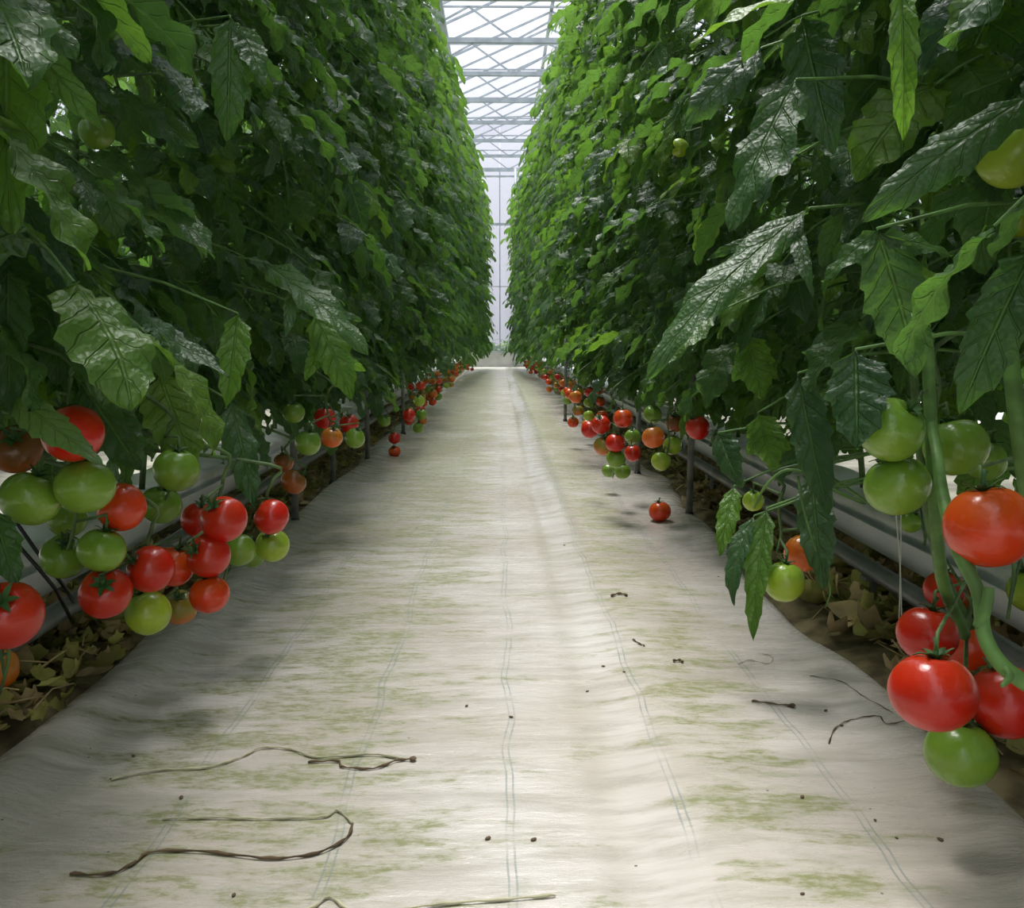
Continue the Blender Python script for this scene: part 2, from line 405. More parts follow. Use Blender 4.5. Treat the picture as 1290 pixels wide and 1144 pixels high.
def cloth_material(name):
    q = N(name); tcn = q.n('TexCoord'); P_ = tcn.outputs['Object']
    s_ = q.n('SeparateXYZ'); q.l(P_, s_.inputs[0]); X, Y = s_.outputs[0], s_.outputs[1]
    wob = q.math('MULTIPLY', q.math('SUBTRACT', q.noise(q.mapping(P_, (1.2, 3.0, 1)), 1.0, 2), 0.5), 0.05)
    xx = q.math('ADD', X, wob)
    big = q.noise(q.mapping(P_, (1.3, 1.0, 1)), 1.6, 4)
    base = q.mix(q.ramp(big, 0.35, 0.65), (0.50, 0.45, 0.39), (0.64, 0.605, 0.56))
    dirt = q.noise(q.mapping(P_, (2.0, 9.0, 1)), 2.4, 6, 0.62)
    base = q.mix(q.math('MULTIPLY', q.ramp(dirt, 0.42, 0.68), 0.65), base, (0.33, 0.31, 0.25))
    # algae: streaky green patches, most in two lengthwise bands
    al = q.noise(q.mapping(P_, (2.6, 8.5, 1), (4, 9, 0)), 2.0, 8, 0.72)
    def band(c, wd, st):
        d = q.math('DIVIDE', q.math('SUBTRACT', X, c), wd)
        return q.math('MULTIPLY', q.math('SUBTRACT', 1.0, q.ramp(q.math('ABSOLUTE', d), 0.2, 1.0)), st)
    bsum = q.math('ADD', q.math('ADD', band(-0.30, 0.42, 0.125), band(0.33, 0.16, 0.12)), q.math('MULTIPLY', q.ramp(Y, 2.0, 6.0), 0.05))
    alf = q.noise(q.mapping(P_, (40, 90, 1)), 1.0, 4, 0.7)
    alm = q.math('MULTIPLY', q.ramp(q.math('ADD', al, bsum), 0.55, 0.68), q.math('ADD', 0.35, q.math('MULTIPLY', q.ramp(alf, 0.38, 0.6), 0.65)))
    col = q.mix(q.math('MULTIPLY', alm, 0.85), base, (0.17, 0.19, 0.045))
    # printed double guide lines every 21.5 cm
    fr = q.math('FRACT', q.math('ADD', q.math('DIVIDE', q.math('SUBTRACT', xx, 0.012), 0.215), 0.5))
    dl = q.math('MULTIPLY', q.math('SUBTRACT', fr, 0.5), 0.215)
    lm = q.math('ABSOLUTE', q.math('SUBTRACT', q.math('ABSOLUTE', dl), 0.0045))
    line = q.math('SUBTRACT', 1.0, q.ramp(lm, 0.0008, 0.0018))
    fade = q.ramp(q.noise(q.mapping(P_, (4, 4, 1)), 2.0, 3), 0.30, 0.6)
    inner = q.math('SUBTRACT', 1.0, q.ramp(q.math('ABSOLUTE', X), 0.52, 0.56))
    col = q.mix(q.math('MULTIPLY', q.math('MULTIPLY', line, fade), q.math('MULTIPLY', inner, 0.55)), col, (0.16, 0.21, 0.20))
    # tiny crumbs
    sp = q.n('TexVoronoi'); q.l(P_, sp.inputs['Vector']); sp.inputs['Scale'].default_value = 26
    spk = q.math('MULTIPLY', q.math('LESS_THAN', sp.outputs['Distance'], 0.05), q.math('GREATER_THAN', q.noise(P_, 9, 1), 0.55))
    col = q.mix(q.math('MULTIPLY', spk, 0.8), col, (0.05, 0.04, 0.03))
    wv = q.n('TexWave', wave_type='BANDS', bands_direction='Y'); q.l(P_, wv.inputs['Vector']); wv.inputs['Scale'].default_value = 14; wv.inputs['Distortion'].default_value = 9; wv.inputs['Detail'].default_value = 3; wv.inputs['Detail Scale'].default_value = 1.6
    fine = q.noise(q.mapping(P_, (150, 220, 1)), 2.0, 3)
    wr = q.noise(q.mapping(P_, (6, 24, 1)), 1.0, 5, 0.6)
    h = q.math('ADD', q.math('MULTIPLY', wr, 1.0), q.math('ADD', q.math('MULTIPLY', fine, 0.12), q.math('MULTIPLY', wv.outputs[1], 0.03)))
    polish = q.math('SUBTRACT', 1.0, q.ramp(q.math('ABSOLUTE', q.math('SUBTRACT', X, 0.19)), 0.05, 0.09))   # a smoother, walked-on band
    h = q.math('MULTIPLY', h, q.math('SUBTRACT', 1.0, q.math('MULTIPLY', polish, 0.6)))
    nrm = q.bump(h, 0.5, 0.009)
    rough = q.math('ADD', 0.20, q.math('MULTIPLY', q.ramp(dirt, 0.4, 0.7), 0.25))
    rough = q.math('SUBTRACT', rough, q.math('MULTIPLY', polish, 0.12))
    rough = q.math('ADD', rough, q.math('MULTIPLY', alm, 0.3), clamp=True)
    return q.done(q.bsdf(col, rough, 0.6, 0.0, nrm))
M_CLOTH = cloth_material('white_ground_cloth')
M_CLOTH2 = simple('dimmed_ground_cloth', (0.27, 0.26, 0.21), 0.7, 0.3, var=0.35, vs=5)  # base colour darkened in place of weaker light in the neighbouring aisles
M_SOIL = simple('brown_soil', (0.17, 0.14, 0.075), 0.9, 0.2, var=0.5, vs=14, bump=0.8)
M_CONC = simple('pale_concrete', (0.50, 0.49, 0.45), 0.8, 0.3, var=0.1, vs=4, bump=0.2)
M_STEEL = simple('galvanised_steel', (0.42, 0.47, 0.50), 0.45, 0.5, 0.35, var=0.12, vs=6)
M_PIPE = simple('grey_rail_pipe', (0.20, 0.21, 0.21), 0.4, 0.5, 0.3, var=0.2, vs=9)
M_WHITEPL = simple('white_plastic', (0.72, 0.74, 0.76), 0.35, 0.5, var=0.06, vs=6)
M_BAG = simple('white_grow_bag_film', (0.70, 0.72, 0.73), 0.3, 0.55, var=0.12, vs=9, bump=0.5)
M_BLACK = simple('black_hose', (0.012, 0.012, 0.014), 0.35, 0.5, var=0.2)
M_TWINE = simple('pale_twine', (0.62, 0.62, 0.55), 0.8, 0.2, var=0.1)
M_DRY = simple('dry_leaf', (0.44, 0.34, 0.18), 0.85, 0.2, var=0.5, vs=7)
M_DRYG = simple('wilted_leaf', (0.34, 0.33, 0.10), 0.8, 0.2, var=0.5, vs=7)
M_VINE = simple('dried_vine', (0.12, 0.085, 0.05), 0.8, 0.2, var=0.4, vs=25)
M_PALEVINE = simple('pale_dried_vine', (0.46, 0.44, 0.30), 0.8, 0.2, var=0.2, vs=25)
M_POST = simple('weathered_stake', (0.17, 0.175, 0.16), 0.7, 0.3, var=0.35, vs=12, bump=0.3)

def glass(name, tint, gloss=0.06, rough=0.05):
    q = N(name); t = q.n('BsdfTransparent'); q.put(tint, t.inputs[0]); g = q.n('BsdfGlossy'); g.inputs['Roughness'].default_value = rough
    m = q.n('MixShader'); m.inputs[0].default_value = gloss; q.l(t.outputs[0], m.inputs[1]); q.l(g.outputs[0], m.inputs[2])
    return q.done(m.outputs[0])
M_GLASS = glass('roof_glass', (0.965, 0.965, 0.975))
M_GLASS_W = glass('end_wall_film', (0.93, 0.93, 0.95), 0.05)

Y0, Y1 = -1.6, 21.5
# floor
mb = MB(); mb.box((0, 12, -0.06), (40, 60, 0.08))
fl = link('floor', mb.mesh('floor', M_CONC, sm=False)); tag(fl, kind='structure')

# middle aisle cloth
ys = []; y = Y0
while y < Y1 - 0.6:
    ys.append(y); y += 0.016 if y < 3 else (0.03 if y < 6 else 0.08)
ys.append(Y1 - 0.6)
nx = 84; vs = []; fs = []
for y in ys:
    a, b = edge_l(y), edge_r(y)
    for j in range(nx + 1):
        t = j / nx; x = a + (b - a) * t
        z = cloth_z(x, y)
        e = min(t, 1 - t) * (b - a)
        if e < 0.03: z -= (0.03 - e) * 0.8
        vs.append((x, y, z))
for i in range(len(ys) - 1):
    for j in range(nx):
        k = i * (nx + 1) + j; fs.append((k, k + 1, k + nx + 2, k + nx + 1))
mb = MB(); mb.add(vs, fs)
cl = link('ground_cloth', mb.mesh('ground_cloth', M_CLOTH))
tag(cl, 'white woven ground cloth with green algae stains laid along the middle aisle', 'ground cloth')
sol = cl.modifiers.new('thick', 'SOLIDIFY'); sol.thickness = 0.0015; sol.offset = -1
# cloths of the neighbouring aisles
for sgn, wd_ in ((-1, 'left'), (1, 'right')):
    vs = []; fs = []; ny = 120; nx2 = 10
    for i in range(ny + 1):
        y = Y0 + (Y1 - .6 - Y0) * i / ny
        for j in range(nx2 + 1):
            x = sgn * (1.25 + 1.3 * j / nx2); vs.append((x, y, 0.002 + 0.006 * noise.noise(Vector((x * 3, y * 2, 5)))))
    for i in range(ny):
        for j in range(nx2):
            k = i * (nx2 + 1) + j; fs.append((k, k + 1, k + nx2 + 2, k + nx2 + 1) if sgn > 0 else (k + 1, k, k + nx2 + 1, k + nx2 + 2))
    mb = MB(); mb.add(vs, fs)
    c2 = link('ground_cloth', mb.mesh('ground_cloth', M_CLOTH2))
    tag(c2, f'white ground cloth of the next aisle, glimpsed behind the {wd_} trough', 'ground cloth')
# soil strips under the rows
def strip_z(x, y, sgn):
    c = (abs(x) - 0.98) / 0.34
    z = -0.012 + 0.045 * max(0, 1 - c * c) + 0.014 * noise.noise(Vector((x * 9, y * 7, 1))) + 0.01 * noise.noise(Vector((x * 22, y * 19, 4)))
    return z
for sgn, wd_ in ((-1, 'left'), (1, 'right')):
    vs = []; fs = []; ny = 420; nx2 = 16
    for i in range(ny + 1):
        y = Y0 + (Y1 - .6 - Y0) * (i / ny) ** 1.4
        for j in range(nx2 + 1):
            x = sgn * (0.60 + 0.70 * j / nx2); vs.append((x, y, strip_z(x, y, sgn) if 0 < j < nx2 else -0.02))
    for i in range(ny):
        for j in range(nx2):
            k = i * (nx2 + 1) + j; fs.append((k, k + 1, k + nx2 + 2, k + nx2 + 1) if sgn > 0 else (k + 1, k, k + nx2 + 1, k + nx2 + 2))
    mb = MB(); mb.add(vs, fs)
    s2 = link('soil_strip', mb.mesh('soil_strip', M_SOIL)); tag(s2, kind='structure')

# ---- roof: trusses over the span, glazed pitches
HC = 4.50     # lower chord height
XW = 4.8
roof = link('roof', None); roof['kind'] = 'structure'
SP = 1.5
ytr = []
yy = Y1
while yy > 4: ytr.append(yy); yy -= SP
apexes = [-2.4, 0.8, 4.0]
pane_me = {}
def pane_box(x0, z0, x1, z1, y0, y1, name, mat):
    mb = MB(); t = 0.004
    L = math.hypot(x1 - x0, z1 - z0); n = Vector((-(z1 - z0) / L, 0, (x1 - x0) / L)) * t
    a, b, c, d = Vector((x0, y0, z0)), Vector((x1, y0, z1)), Vector((x1, y1, z1)), Vector((x0, y1, z0))
    mb.add([a, b, c, d, a + n, b + n, c + n, d + n], [(3, 2, 1, 0), (4, 5, 6, 7), (0, 1, 5, 4), (1, 2, 6, 5), (2, 3, 7, 6), (3, 0, 4, 7)])
    return mb.mesh(name, mat, sm=False)
HG, HR = 4.95, 5.65
pm = {s: pane_box(-s * 1.6, HG, 0, HR, 0, SP - 0.03, 'glass_pane', M_GLASS) if s > 0 else pane_box(0, HR, 1.6, HG, 0, SP - 0.03, 'glass_pane', M_GLASS) for s in (1, -1)}
for ax in apexes:
    yb = Y1 - SP
    while yb > -4:
        for s in (1, -1):
            o = link('glass_pane', pm[s], roof); o.location = (ax, yb, 0)
        yb -= SP
    mb = MB(); mb.bar((ax, -4, HR + 0.02), (ax, Y1, HR + 0.02), 0.05, 0.06); link('ridge_bar', mb.mesh('ridge_bar', M_STEEL, sm=False), roof)
    for fr in (0.33, 0.66):
        pass
for gx in (-4.0, -0.8, 2.4, 5.6):
    mb = MB(); mb.bar((gx, -4, HG - 0.03), (gx, Y1, HG - 0.03), 0.14, 0.06); link('roof_gutter', mb.mesh('roof_gutter', M_STEEL, sm=False), roof)
# glazing bars in each pitch (two per bay)
mbb = MB(); mbb.bar((-1.6, 0, HG - .02), (0, 0, HR - .02), 0.022, 0.03); gb1 = mbb.mesh('glazing_bar', M_STEEL, sm=False)
mbb = MB(); mbb.bar((1.6, 0, HG - .02), (0, 0, HR - .02), 0.022, 0.03); gb2 = mbb.mesh('glazing_bar', M_STEEL, sm=False)
for ax in apexes:
    yb = Y1
    while yb > 1:
        for g_ in (gb1, gb2):
            o = link('glazing_bar', g_, roof); o.location = (ax, yb, 0)
        yb -= SP / 2
# trusses
def truss_mesh():
    chord = MB(); chord.bar((-XW, 0, HC), (XW, 0, HC), 0.05, 0.062)
    return chord.mesh('lower_chord', M_STEEL, sm=False)
ch_me = truss_mesh()
mb = MB(); mb.bar((-XW, 0, HC + 0.42), (XW, 0, HC + 0.42), 0.022, 0.022); up_me = mb.mesh('upper_chord', M_STEEL, sm=False)
webs = []
x = -XW
k = 0
while x < XW - 0.1:
    mb = MB()
    if k % 2 == 0: mb.bar((x, 0, HC), (x + 0.8, 0, HC + 0.42), 0.022)
    else: mb.bar((x + 0.6, 0, HC), (x, 0, HC + 0.42), 0.022)
    webs.append(mb.mesh('web_bar', M_STEEL, sm=False)); x += 0.8 if k % 2 == 0 else 0.6; k += 1
TR = 'steel lattice truss spanning the roof'
order = ['nearest the camera', 'second from the camera', 'third from the camera', 'fourth from the camera', 'fifth from the camera', 'sixth from the camera', 'seventh from the camera', 'eighth from the camera']
vis = sorted([y for y in ytr if y > 10.2 and y < Y1 - 0.1])
for y in sorted(ytr):
    t = link('roof_truss', None); t.location = (0.8, y, 0)
    if y in vis:
        i = vis.index(y); lb = f'grey lattice roof truss crossing the gap between rows, {order[i].replace("from the camera", "from the top of view") if i else "topmost in view"}'
    elif y >= Y1 - 0.1: lb = 'grey lattice roof truss standing directly on the end wall'
    else: lb = 'grey lattice roof truss overhead above the near plants'
    tag(t, lb, 'roof truss', 'roof trusses above the aisle')
    link('lower_chord', ch_me, t); link('upper_chord', up_me, t)
    for wme in webs: link('web_bar', wme, t)
# sloping braces in the roof space
for i, y in enumerate([10.9, 13.9, 16.9]):
    mb = MB(); mb.bar((-1.5, y, HC + 0.03), (1.55, y + 1.5, HC + 0.46), 0.02)
    o = link('wind_brace', mb.mesh('wind_brace', M_STEEL, sm=False)); tag(o, ['thin diagonal roof brace nearest the top of the view', 'thin diagonal roof brace midway between top of view and end wall', 'thin diagonal roof brace nearest the end wall'][i], 'brace', 'diagonal roof braces')
for i, x in enumerate(()):
    mb = MB(); mb.bar((x, 4, HC + 0.10), (x, Y1, HC + 0.10), 0.018)
    o = link('wire_rail', mb.mesh('wire_rail', M_STEEL, sm=False)); tag(o, ['thin lengthwise roof wire just right of the aisle centre', 'thin lengthwise roof wire nearer the right row'][i], 'wire', 'lengthwise roof wires')

# ---- end wall
ew = link('wall_end', None); ew['kind'] = 'structure'; ew.location = (0.8, Y1, 0)
for k in range(-6, 6):
    for (z0, z1) in ((0.35, 1.85), (1.88, 3.24), (3.30, HC - .05), (HC + .03, HG + .6)):
        mb = MB(); mb.box((k * 0.8 + 0.4, 0.02, (z0 + z1) / 2), (0.775, 0.006, z1 - z0)); link('glass_pane', mb.mesh('glass_pane', M_GLASS_W, sm=False), ew)
for k in range(-6, 7):
    mb = MB(); mb.box((k * 0.8 + 0.25 * 0, 0.0, HC / 2), (0.025, 0.05, HC)); link('mullion', mb.mesh('mullion', M_STEEL, sm=False), ew)
for z, th in ((0.35, 0.05), (1.86, 0.02), (3.27, 0.06), (HC - 0.03, 0.05), (HC - .16, 0.04)):
    mb = MB(); mb.box((0, -0.01, z), (2 * XW, 0.05, th)); link('rail', mb.mesh('rail', M_STEEL, sm=False), ew)
mb = MB(); mb.box((0, 0.0, 0.17), (2 * XW, 0.12, 0.34)); link('plinth', mb.mesh('plinth', M_CONC, sm=False), ew)
# side walls
for sgn, nm in ((-1, 'wall_left'), (1, 'wall_right')):
    wl = link(nm, None); wl['kind'] = 'structure'; wl.location = (0.8 + sgn * XW, 0, 0)
    y = -4
    while y < Y1 - 0.1:
        mb = MB(); mb.box((0, y + .85, 2.6), (0.006, 1.66, 4.5)); link('glass_pane', mb.mesh('glass_pane', M_GLASS_W, sm=False), wl)
        mb = MB(); mb.box((0, y, 2.4), (0.05, 0.05, 4.9)); link('mullion', mb.mesh('mullion', M_STEEL, sm=False), wl)
        y += 1.7
# post in the gable right of the gap
mb = MB(); mb.tube([(0.36, Y1 - 0.12, 0), (0.36, Y1 - 0.12, HC)], 0.03, 8)
o = link('steel_post', mb.mesh('steel_post', M_STEEL)); tag(o, 'slender grey steel post in front of the white end wall', 'post')

# ------------------------------------------------------------------ troughs with grow bags
for sgn, wd_ in ((-1, 'left'), (1, 'right')):
    t = link('growing_trough', None); t.location = (sgn * 0.97, 0, 0)
    tag(t, f'white raised trough of grow bags under the {wd_} row of plants', 'trough')
    mb = MB()
    hz, hw = 0.13, 0.13
    pr = [(-hw, hz + 0.055), (-hw + .01, hz), (-0.05, hz - 0.012), (0.05, hz - 0.012), (hw - .01, hz), (hw, hz + 0.055), (hw - .004, hz + 0.055), (hw - .014, hz + .006), (0.05, hz - .006), (-0.05, hz - .006), (-hw + .014, hz + .006), (-hw + .004, hz + 0.055)]
    a = [Vector((x, Y0, z)) for x, z in pr]; b = [Vector((x, Y1 - 1.2, z)) for x, z in pr]; n = len(pr)
    mb.add(a + b, [(i, (i + 1) % n, n + (i + 1) % n, n + i) for i in range(n)] + [tuple(range(n)), tuple(reversed(range(n, 2 * n)))])
    link('gutter', mb.mesh('gutter', M_WHITEPL, sm=False), t)
    bm_ = bmesh.new(); bmesh.ops.create_cube(bm_, size=1)
    bmesh.ops.scale(bm_, vec=(0.21, 0.96, 0.085), verts=bm_.verts); bmesh.ops.bevel(bm_, geom=bm_.edges[:], offset=0.025, segments=3, affect='EDGES', profile=0.6)
    bmesh.ops.subdivide_edges(bm_, edges=[e for e in bm_.edges if e.calc_length() > 0.5], cuts=24)
    for v in bm_.verts: v.co += Vector((0, 0, 0.006 * noise.noise(Vector((v.co.x * 9, v.co.y * 11, 2))) )) + Vector((0.008 * noise.noise(Vector((v.co.z * 9, v.co.y * 14, 8))), 0, 0))
    bag = bpy.data.meshes.new('grow_bag'); bm_.to_mesh(bag); bm_.free(); bag.materials.append(M_BAG); smooth(bag)
    y = Y0 + 0.5
    while y < Y1 - 1.4:
        o = link('grow_bag', bag, t); o.location = (0, y, hz + 0.045); y += 1.0
    mb = MB(); mb.tube([(0.0, 0, -0.02), (0, 0, hz - 0.01)], 0.012, 8); mb.box((0, 0, -0.0), (0.12, 0.05, 0.012)); mb.box((0, 0, hz - .012), (0.22, 0.04, 0.012))
    lg = mb.mesh('leg', M_STEEL, sm=False)
    y = Y0 + 0.4
    while y < Y1 - 1.4:
        o = link('leg', lg, t); o.location = (0, y, 0.01); y += 1.2
    # grey heating / drain pipe on the aisle side
    mb = MB(); xx_ = sgn * 0.80
    mb.tube([(xx_, Y0, 0.115), (xx_, 3, 0.112), (xx_, 10, 0.115), (xx_, Y1 - 1.3, 0.115)], 0.019, 10)
    pp = link('heating_pipe', mb.mesh('heating_pipe', M_PIPE)); tag(pp, f'grey pipe running low along the aisle side of the {wd_} trough', 'pipe')
    y = Y0 + .5
    mb = MB(); mb.box((0, 0, 0.05), (0.012, 0.012, 0.11)); mb.box((0, 0, -0.0), (0.07, 0.03, 0.008)); mb.box((0, 0, .096), (.045, .03, .008)); br = mb.mesh('bracket', M_PIPE, sm=False)
    while y < Y1 - 1.4:
        o = link('bracket', br, pp); o.location = (xx_, y, 0.0); y += 1.5

# the tomatoes of the near clusters: where they hang, size in the view, real diameter
# (px, py, d_px, diam_m, kind, tilt, cluster, label)
T = [
 # left row, foreground
 (20,566,62,.072,'brown',(-.9,.3),'A','dull brownish-orange tomato under the leaves at the far left edge'),
 (92,546,76,.078,'red',None,'A','red tomato half covered by a pointed leaf, above the green ones on the left'),
 (38,628,72,.076,'green',(.2,.3),'A','round green tomato below the brownish one at the left edge'),
 (107,613,72,.076,'green',(.3,-.2),'A','large green tomato just under the leaf-covered red one on the left'),
 (153,639,60,.070,'redorange',(-.2,-1.1),'A','orange-red tomato touching the right side of the large green one'),
 (85,655,46,.058,'green',None,'A','small shaded green tomato wedged between two larger green ones'),
 (80,701,56,.066,'green',(-.5,.4),'A','green tomato low on the left, left of its green twin'),
 (128,693,58,.066,'green',(.1,.2),'A','green tomato directly above the dark red one on the left'),
 (133,747,64,.074,'red',(-.9,.2),'B','dark red tomato at bottom of the left cluster, calyx towards the viewer'),
 (190,717,58,.070,'red',(-.8,-.6),'B','deep red tomato above the lime-green one near the left cloth edge'),
 (218,714,52,.068,'redorange',None,'B','orange-red tomato half hidden behind the deep red one'),
 (187,772,56,.070,'lime',None,'B','lime-green tomato lowest over the left edge of the cloth'),
 (226,765,44,.060,'turning',None,'B','small tomato turning from green to orange beside the lime-green one'),
 (263,700,54,.070,'red',(-1.0,-.5),'C','bright red tomato with its calyx facing left, above the round orange-red one'),
 (264,749,49,.064,'redorange',None,'C','round orange-red tomato hanging lowest beside the cloth on the left'),
 (282,654,57,.074,'red',(-.7,-.3),'C','big bright red tomato crossed by thin stalks, left row'),
 (251,655,44,.066,'red',None,'C','red tomato partly behind the big bright red one'),
 (301,693,42,.062,'green',None,'C','green tomato right of the bright red one, left row'),
 (318,701,30,.052,'green',None,'C','small green tomato tucked between the green and yellow-green ones'),
 (342,651,46,.068,'red',(-.2,-1.0),'D','red tomato with its calyx sideways, rightmost of the near left clusters'),
 (343,687,42,.064,'lime',None,'D','yellow-green tomato hanging under the rightmost red one of the left row'),
 (10,775,84,.080,'red',(-.8,.2),'E','large red tomato cut by the left edge of the picture'),
 (-4,842,52,.064,'orange',None,'E','orange tomato cut by the left edge, under the large red one'),
 (222,592,56,.074,'green',None,'F','shaded green tomato hanging among dark leaves above the red cluster'),
 (203,636,50,.072,'green',None,'F','long green tomato behind the orange-red one, left row'),
 (240,119,36,.050,'green',None,'G','small green tomato high in the left foliage'),
 (91,109,24,.036,'green',None,'G','tiny green tomato near the top left leaves'),
 (122,166,44,.060,'green',None,'G','green tomato half hidden under a leaf, high in the left row'),
 # left row, a little further
 (357,583,26,.062,'brown',None,'H','shaded red-brown tomato behind the nearest stake of the left row'),
 (370,607,32,.064,'brown',(.2,.8),'H','brownish-orange tomato at the top of the nearest left stake'),
 (388,558,33,.068,'green',None,'I','flat green tomato left of the second left stake'),
 (418,551,27,.060,'orange',None,'I','orange tomato at the top of the second left stake'),
 (447,552,26,.062,'green',None,'I','green tomato between the second and third left stakes'),
 (409,527,27,.064,'red',None,'I','red tomato among leaves above the second left stake'),
 (440,534,24,.060,'red',None,'I','dark red tomato above the green one near the third left stake'),
 (370,520,28,.062,'green',None,'I','round green tomato hanging in the leaves of the left row above the rest'),
 (497,552,15,.062,'red',None,'J','upper of two small red tomatoes stacked at the left cloth edge'),
 (497,569,15,.062,'redorange',None,'J','lower of two small red tomatoes stacked at the left cloth edge'),
 (515,523,16,.064,'red',None,'K','small red tomato beside the green bunch in the distant left row'),
 (528,505,15,.064,'lime',None,'K','small yellow-green tomato on top of the bunch in the distant left row'),
 (531,522,14,.062,'green',None,'K','small green tomato in the middle of the bunch, distant left row'),
 (527,539,14,.062,'green',None,'K','small green tomato lowest in the bunch, distant left row'),
 (484,530,16,.062,'green',None,'K','small green tomato in shade at the leaf edge of the left row'),
 # right row, middle
 (785,527,25,.064,'redorange',None,'L','topmost red tomato of the crowded cluster on the right'),
 (775,558,25,.064,'red',None,'L','deep red tomato in the centre of the crowded right cluster'),
 (797,550,20,.058,'green',None,'L','green tomato at the centre of the crowded right cluster'),
 (823,551,28,.068,'orange',None,'M','orange tomato with greenish shoulders right of the crowded cluster'),
 (833,581,25,.064,'lime',None,'M','yellow-green tomato hanging lowest under the orange one'),
 (847,561,24,.062,'lime',None,'M','yellow-green tomato just left of the right-hand stake'),
 (760,562,24,.064,'turning',None,'L','half-ripe tomato on the aisle side of the crowded right cluster'),
 (776,578,24,.062,'green',None,'L','green tomato under the deep red one of the right cluster'),
 (797,571,21,.060,'red',None,'L','dark red tomato in shade at the right of the crowded cluster'),
 (767,593,18,.055,'green',None,'L','left of the two lowest green tomatoes in the right cluster'),
 (784,594,20,.055,'green',None,'L','right of the two lowest green tomatoes in the right cluster'),
 (757,535,24,.064,'red',None,'L','red tomato at upper left of the crowded right cluster'),
 (743,541,22,.064,'red',None,'L','red tomato furthest into the aisle in the crowded right cluster'),
 (722,532,14,.062,'redorange',None,'N','small red tomato alone over the right cloth edge, in the distance'),
 (725,500,16,.064,'orange',None,'N','small orange tomato at the leaf edge of the distant right row'),
 (728,517,14,.062,'turning',None,'N','small dull tomato between an orange and a red one, distant right row'),
 (718,496,14,.062,'redorange',None,'N','small orange-red tomato at the aisle edge of the distant right row'),
 (822,522,24,.064,'green',None,'M','green tomato above the orange one in the right row'),
 (850,533,24,.066,'brown',None,'M','brownish tomato behind the tall right-hand stake'),
 (879,539,30,.068,'red',None,'M','bright red tomato cut off by a leaf right of the tall stake'),
 # right row, near
 (988,733,50,.066,'lime',(.1,.1),'P','pale lime-green tomato hanging over the cloth edge on the right'),
 (1011,697,46,.066,'orange',None,'P','orange tomato just above the pale lime-green one'),
 (949,631,26,.040,'lime',None,'P','tiny pale green tomato among low leaves, right row'),
 (1122,541,84,.082,'green',None,'Q','big green tomato at the upper left of the right stem'),
 (1130,612,80,.080,'green',(.2,-.3),'Q','big green tomato below its green twin left of the right stem'),
 (1204,563,78,.082,'green',(.2,-.2),'Q','big green tomato with a brown speck right of the thick stem'),
 (1240,580,54,.074,'green',None,'Q','green tomato half hidden behind the big one right of the thick stem'),
 (1147,658,27,.038,'green',None,'Q','tiny green tomato hanging low left of the thick stem'),
 (1246,663,108,.092,'redorange',(.15,-.15),'R','largest glossy orange-red tomato at the right edge'),
 (1189,743,50,.066,'red',None,'S','small orange-red tomato above the big red ones at lower right'),
 (1208,752,46,.066,'brown',None,'S','shaded brownish-red tomato behind the small orange-red one'),
 (1168,799,74,.078,'red',(.1,.2),'S','round red tomato directly above the largest red one'),
 (1216,813,64,.076,'redorange',None,'S','orange-red tomato partly hidden behind the curved stalk'),
 (1252,842,52,.070,'red',None,'S','red tomato in shade between the orange-red one and the right edge'),
 (1175,872,104,.088,'red',(.15,.1),'S','large glossy red tomato, biggest of the low right cluster'),
 (1268,884,90,.082,'red',(.25,-.2),'S','red tomato at the lower right edge with the stalk across it'),
 (1210,949,88,.080,'green',(.1,.1),'S','glossy green tomato at the bottom of the right cluster'),
 (1262,953,62,.074,'green',None,'S','green tomato behind the glossy green one at lower right'),
 (1298,744,54,.066,'lime',None,'R','pale green tomato cut by the right edge, under the largest orange-red one'),
 (1277,192,88,.082,'lime',None,'U','yellow-green tomato beneath the silvery leaf at upper right'),
 (1240,262,52,.072,'green',None,'U','shaded green tomato below the silvery leaf at upper right'),
 (1292,272,56,.070,'lime',None,'U','yellow-green tomato cut by the upper right edge'),
 (1288,385,60,.070,'lime',None,'U','yellow-green tomato at the right edge beside the long hanging leaf'),
 (893,290,27,.056,'lime',None,'V','small yellow-green tomato high in the right foliage'),
 (902,148,24,.050,'lime',None,'V','small pale green tomato beside the large hanging leaf'),
 (856,186,24,.052,'lime',None,'V','small yellow-green tomato in the upper right foliage, left of the large leaf'),
]

KEEP = [(px, py, dp * 0.46, dm * FPX / dp + 0.03) for (px, py, dp, dm, *_r) in T]
CRI = CR.transposed()
def to_px(v):
    q = CRI @ (v - CAM)
    if q.z > -0.05: return None
    return 645 + q.x / -q.z * FPX, 572 - q.y / -q.z * FPX, -q.z
LSAMP = [[v.co.copy() for v in me.vertices][::23] for me in LEAVES]
def hides_fruit(pos, rot, sc_, idx):
    n = 0
    for c in LSAMP[idx]:
        q = to_px(pos + (rot @ c) * sc_)
        if q is None: continue
        for (px, py, r, dd) in KEEP:
            if q[2] < dd and (q[0] - px) ** 2 + (q[1] - py) ** 2 < r * r:
                n += 1
                if n > (2 if py < 520 else 0): return True
    return False

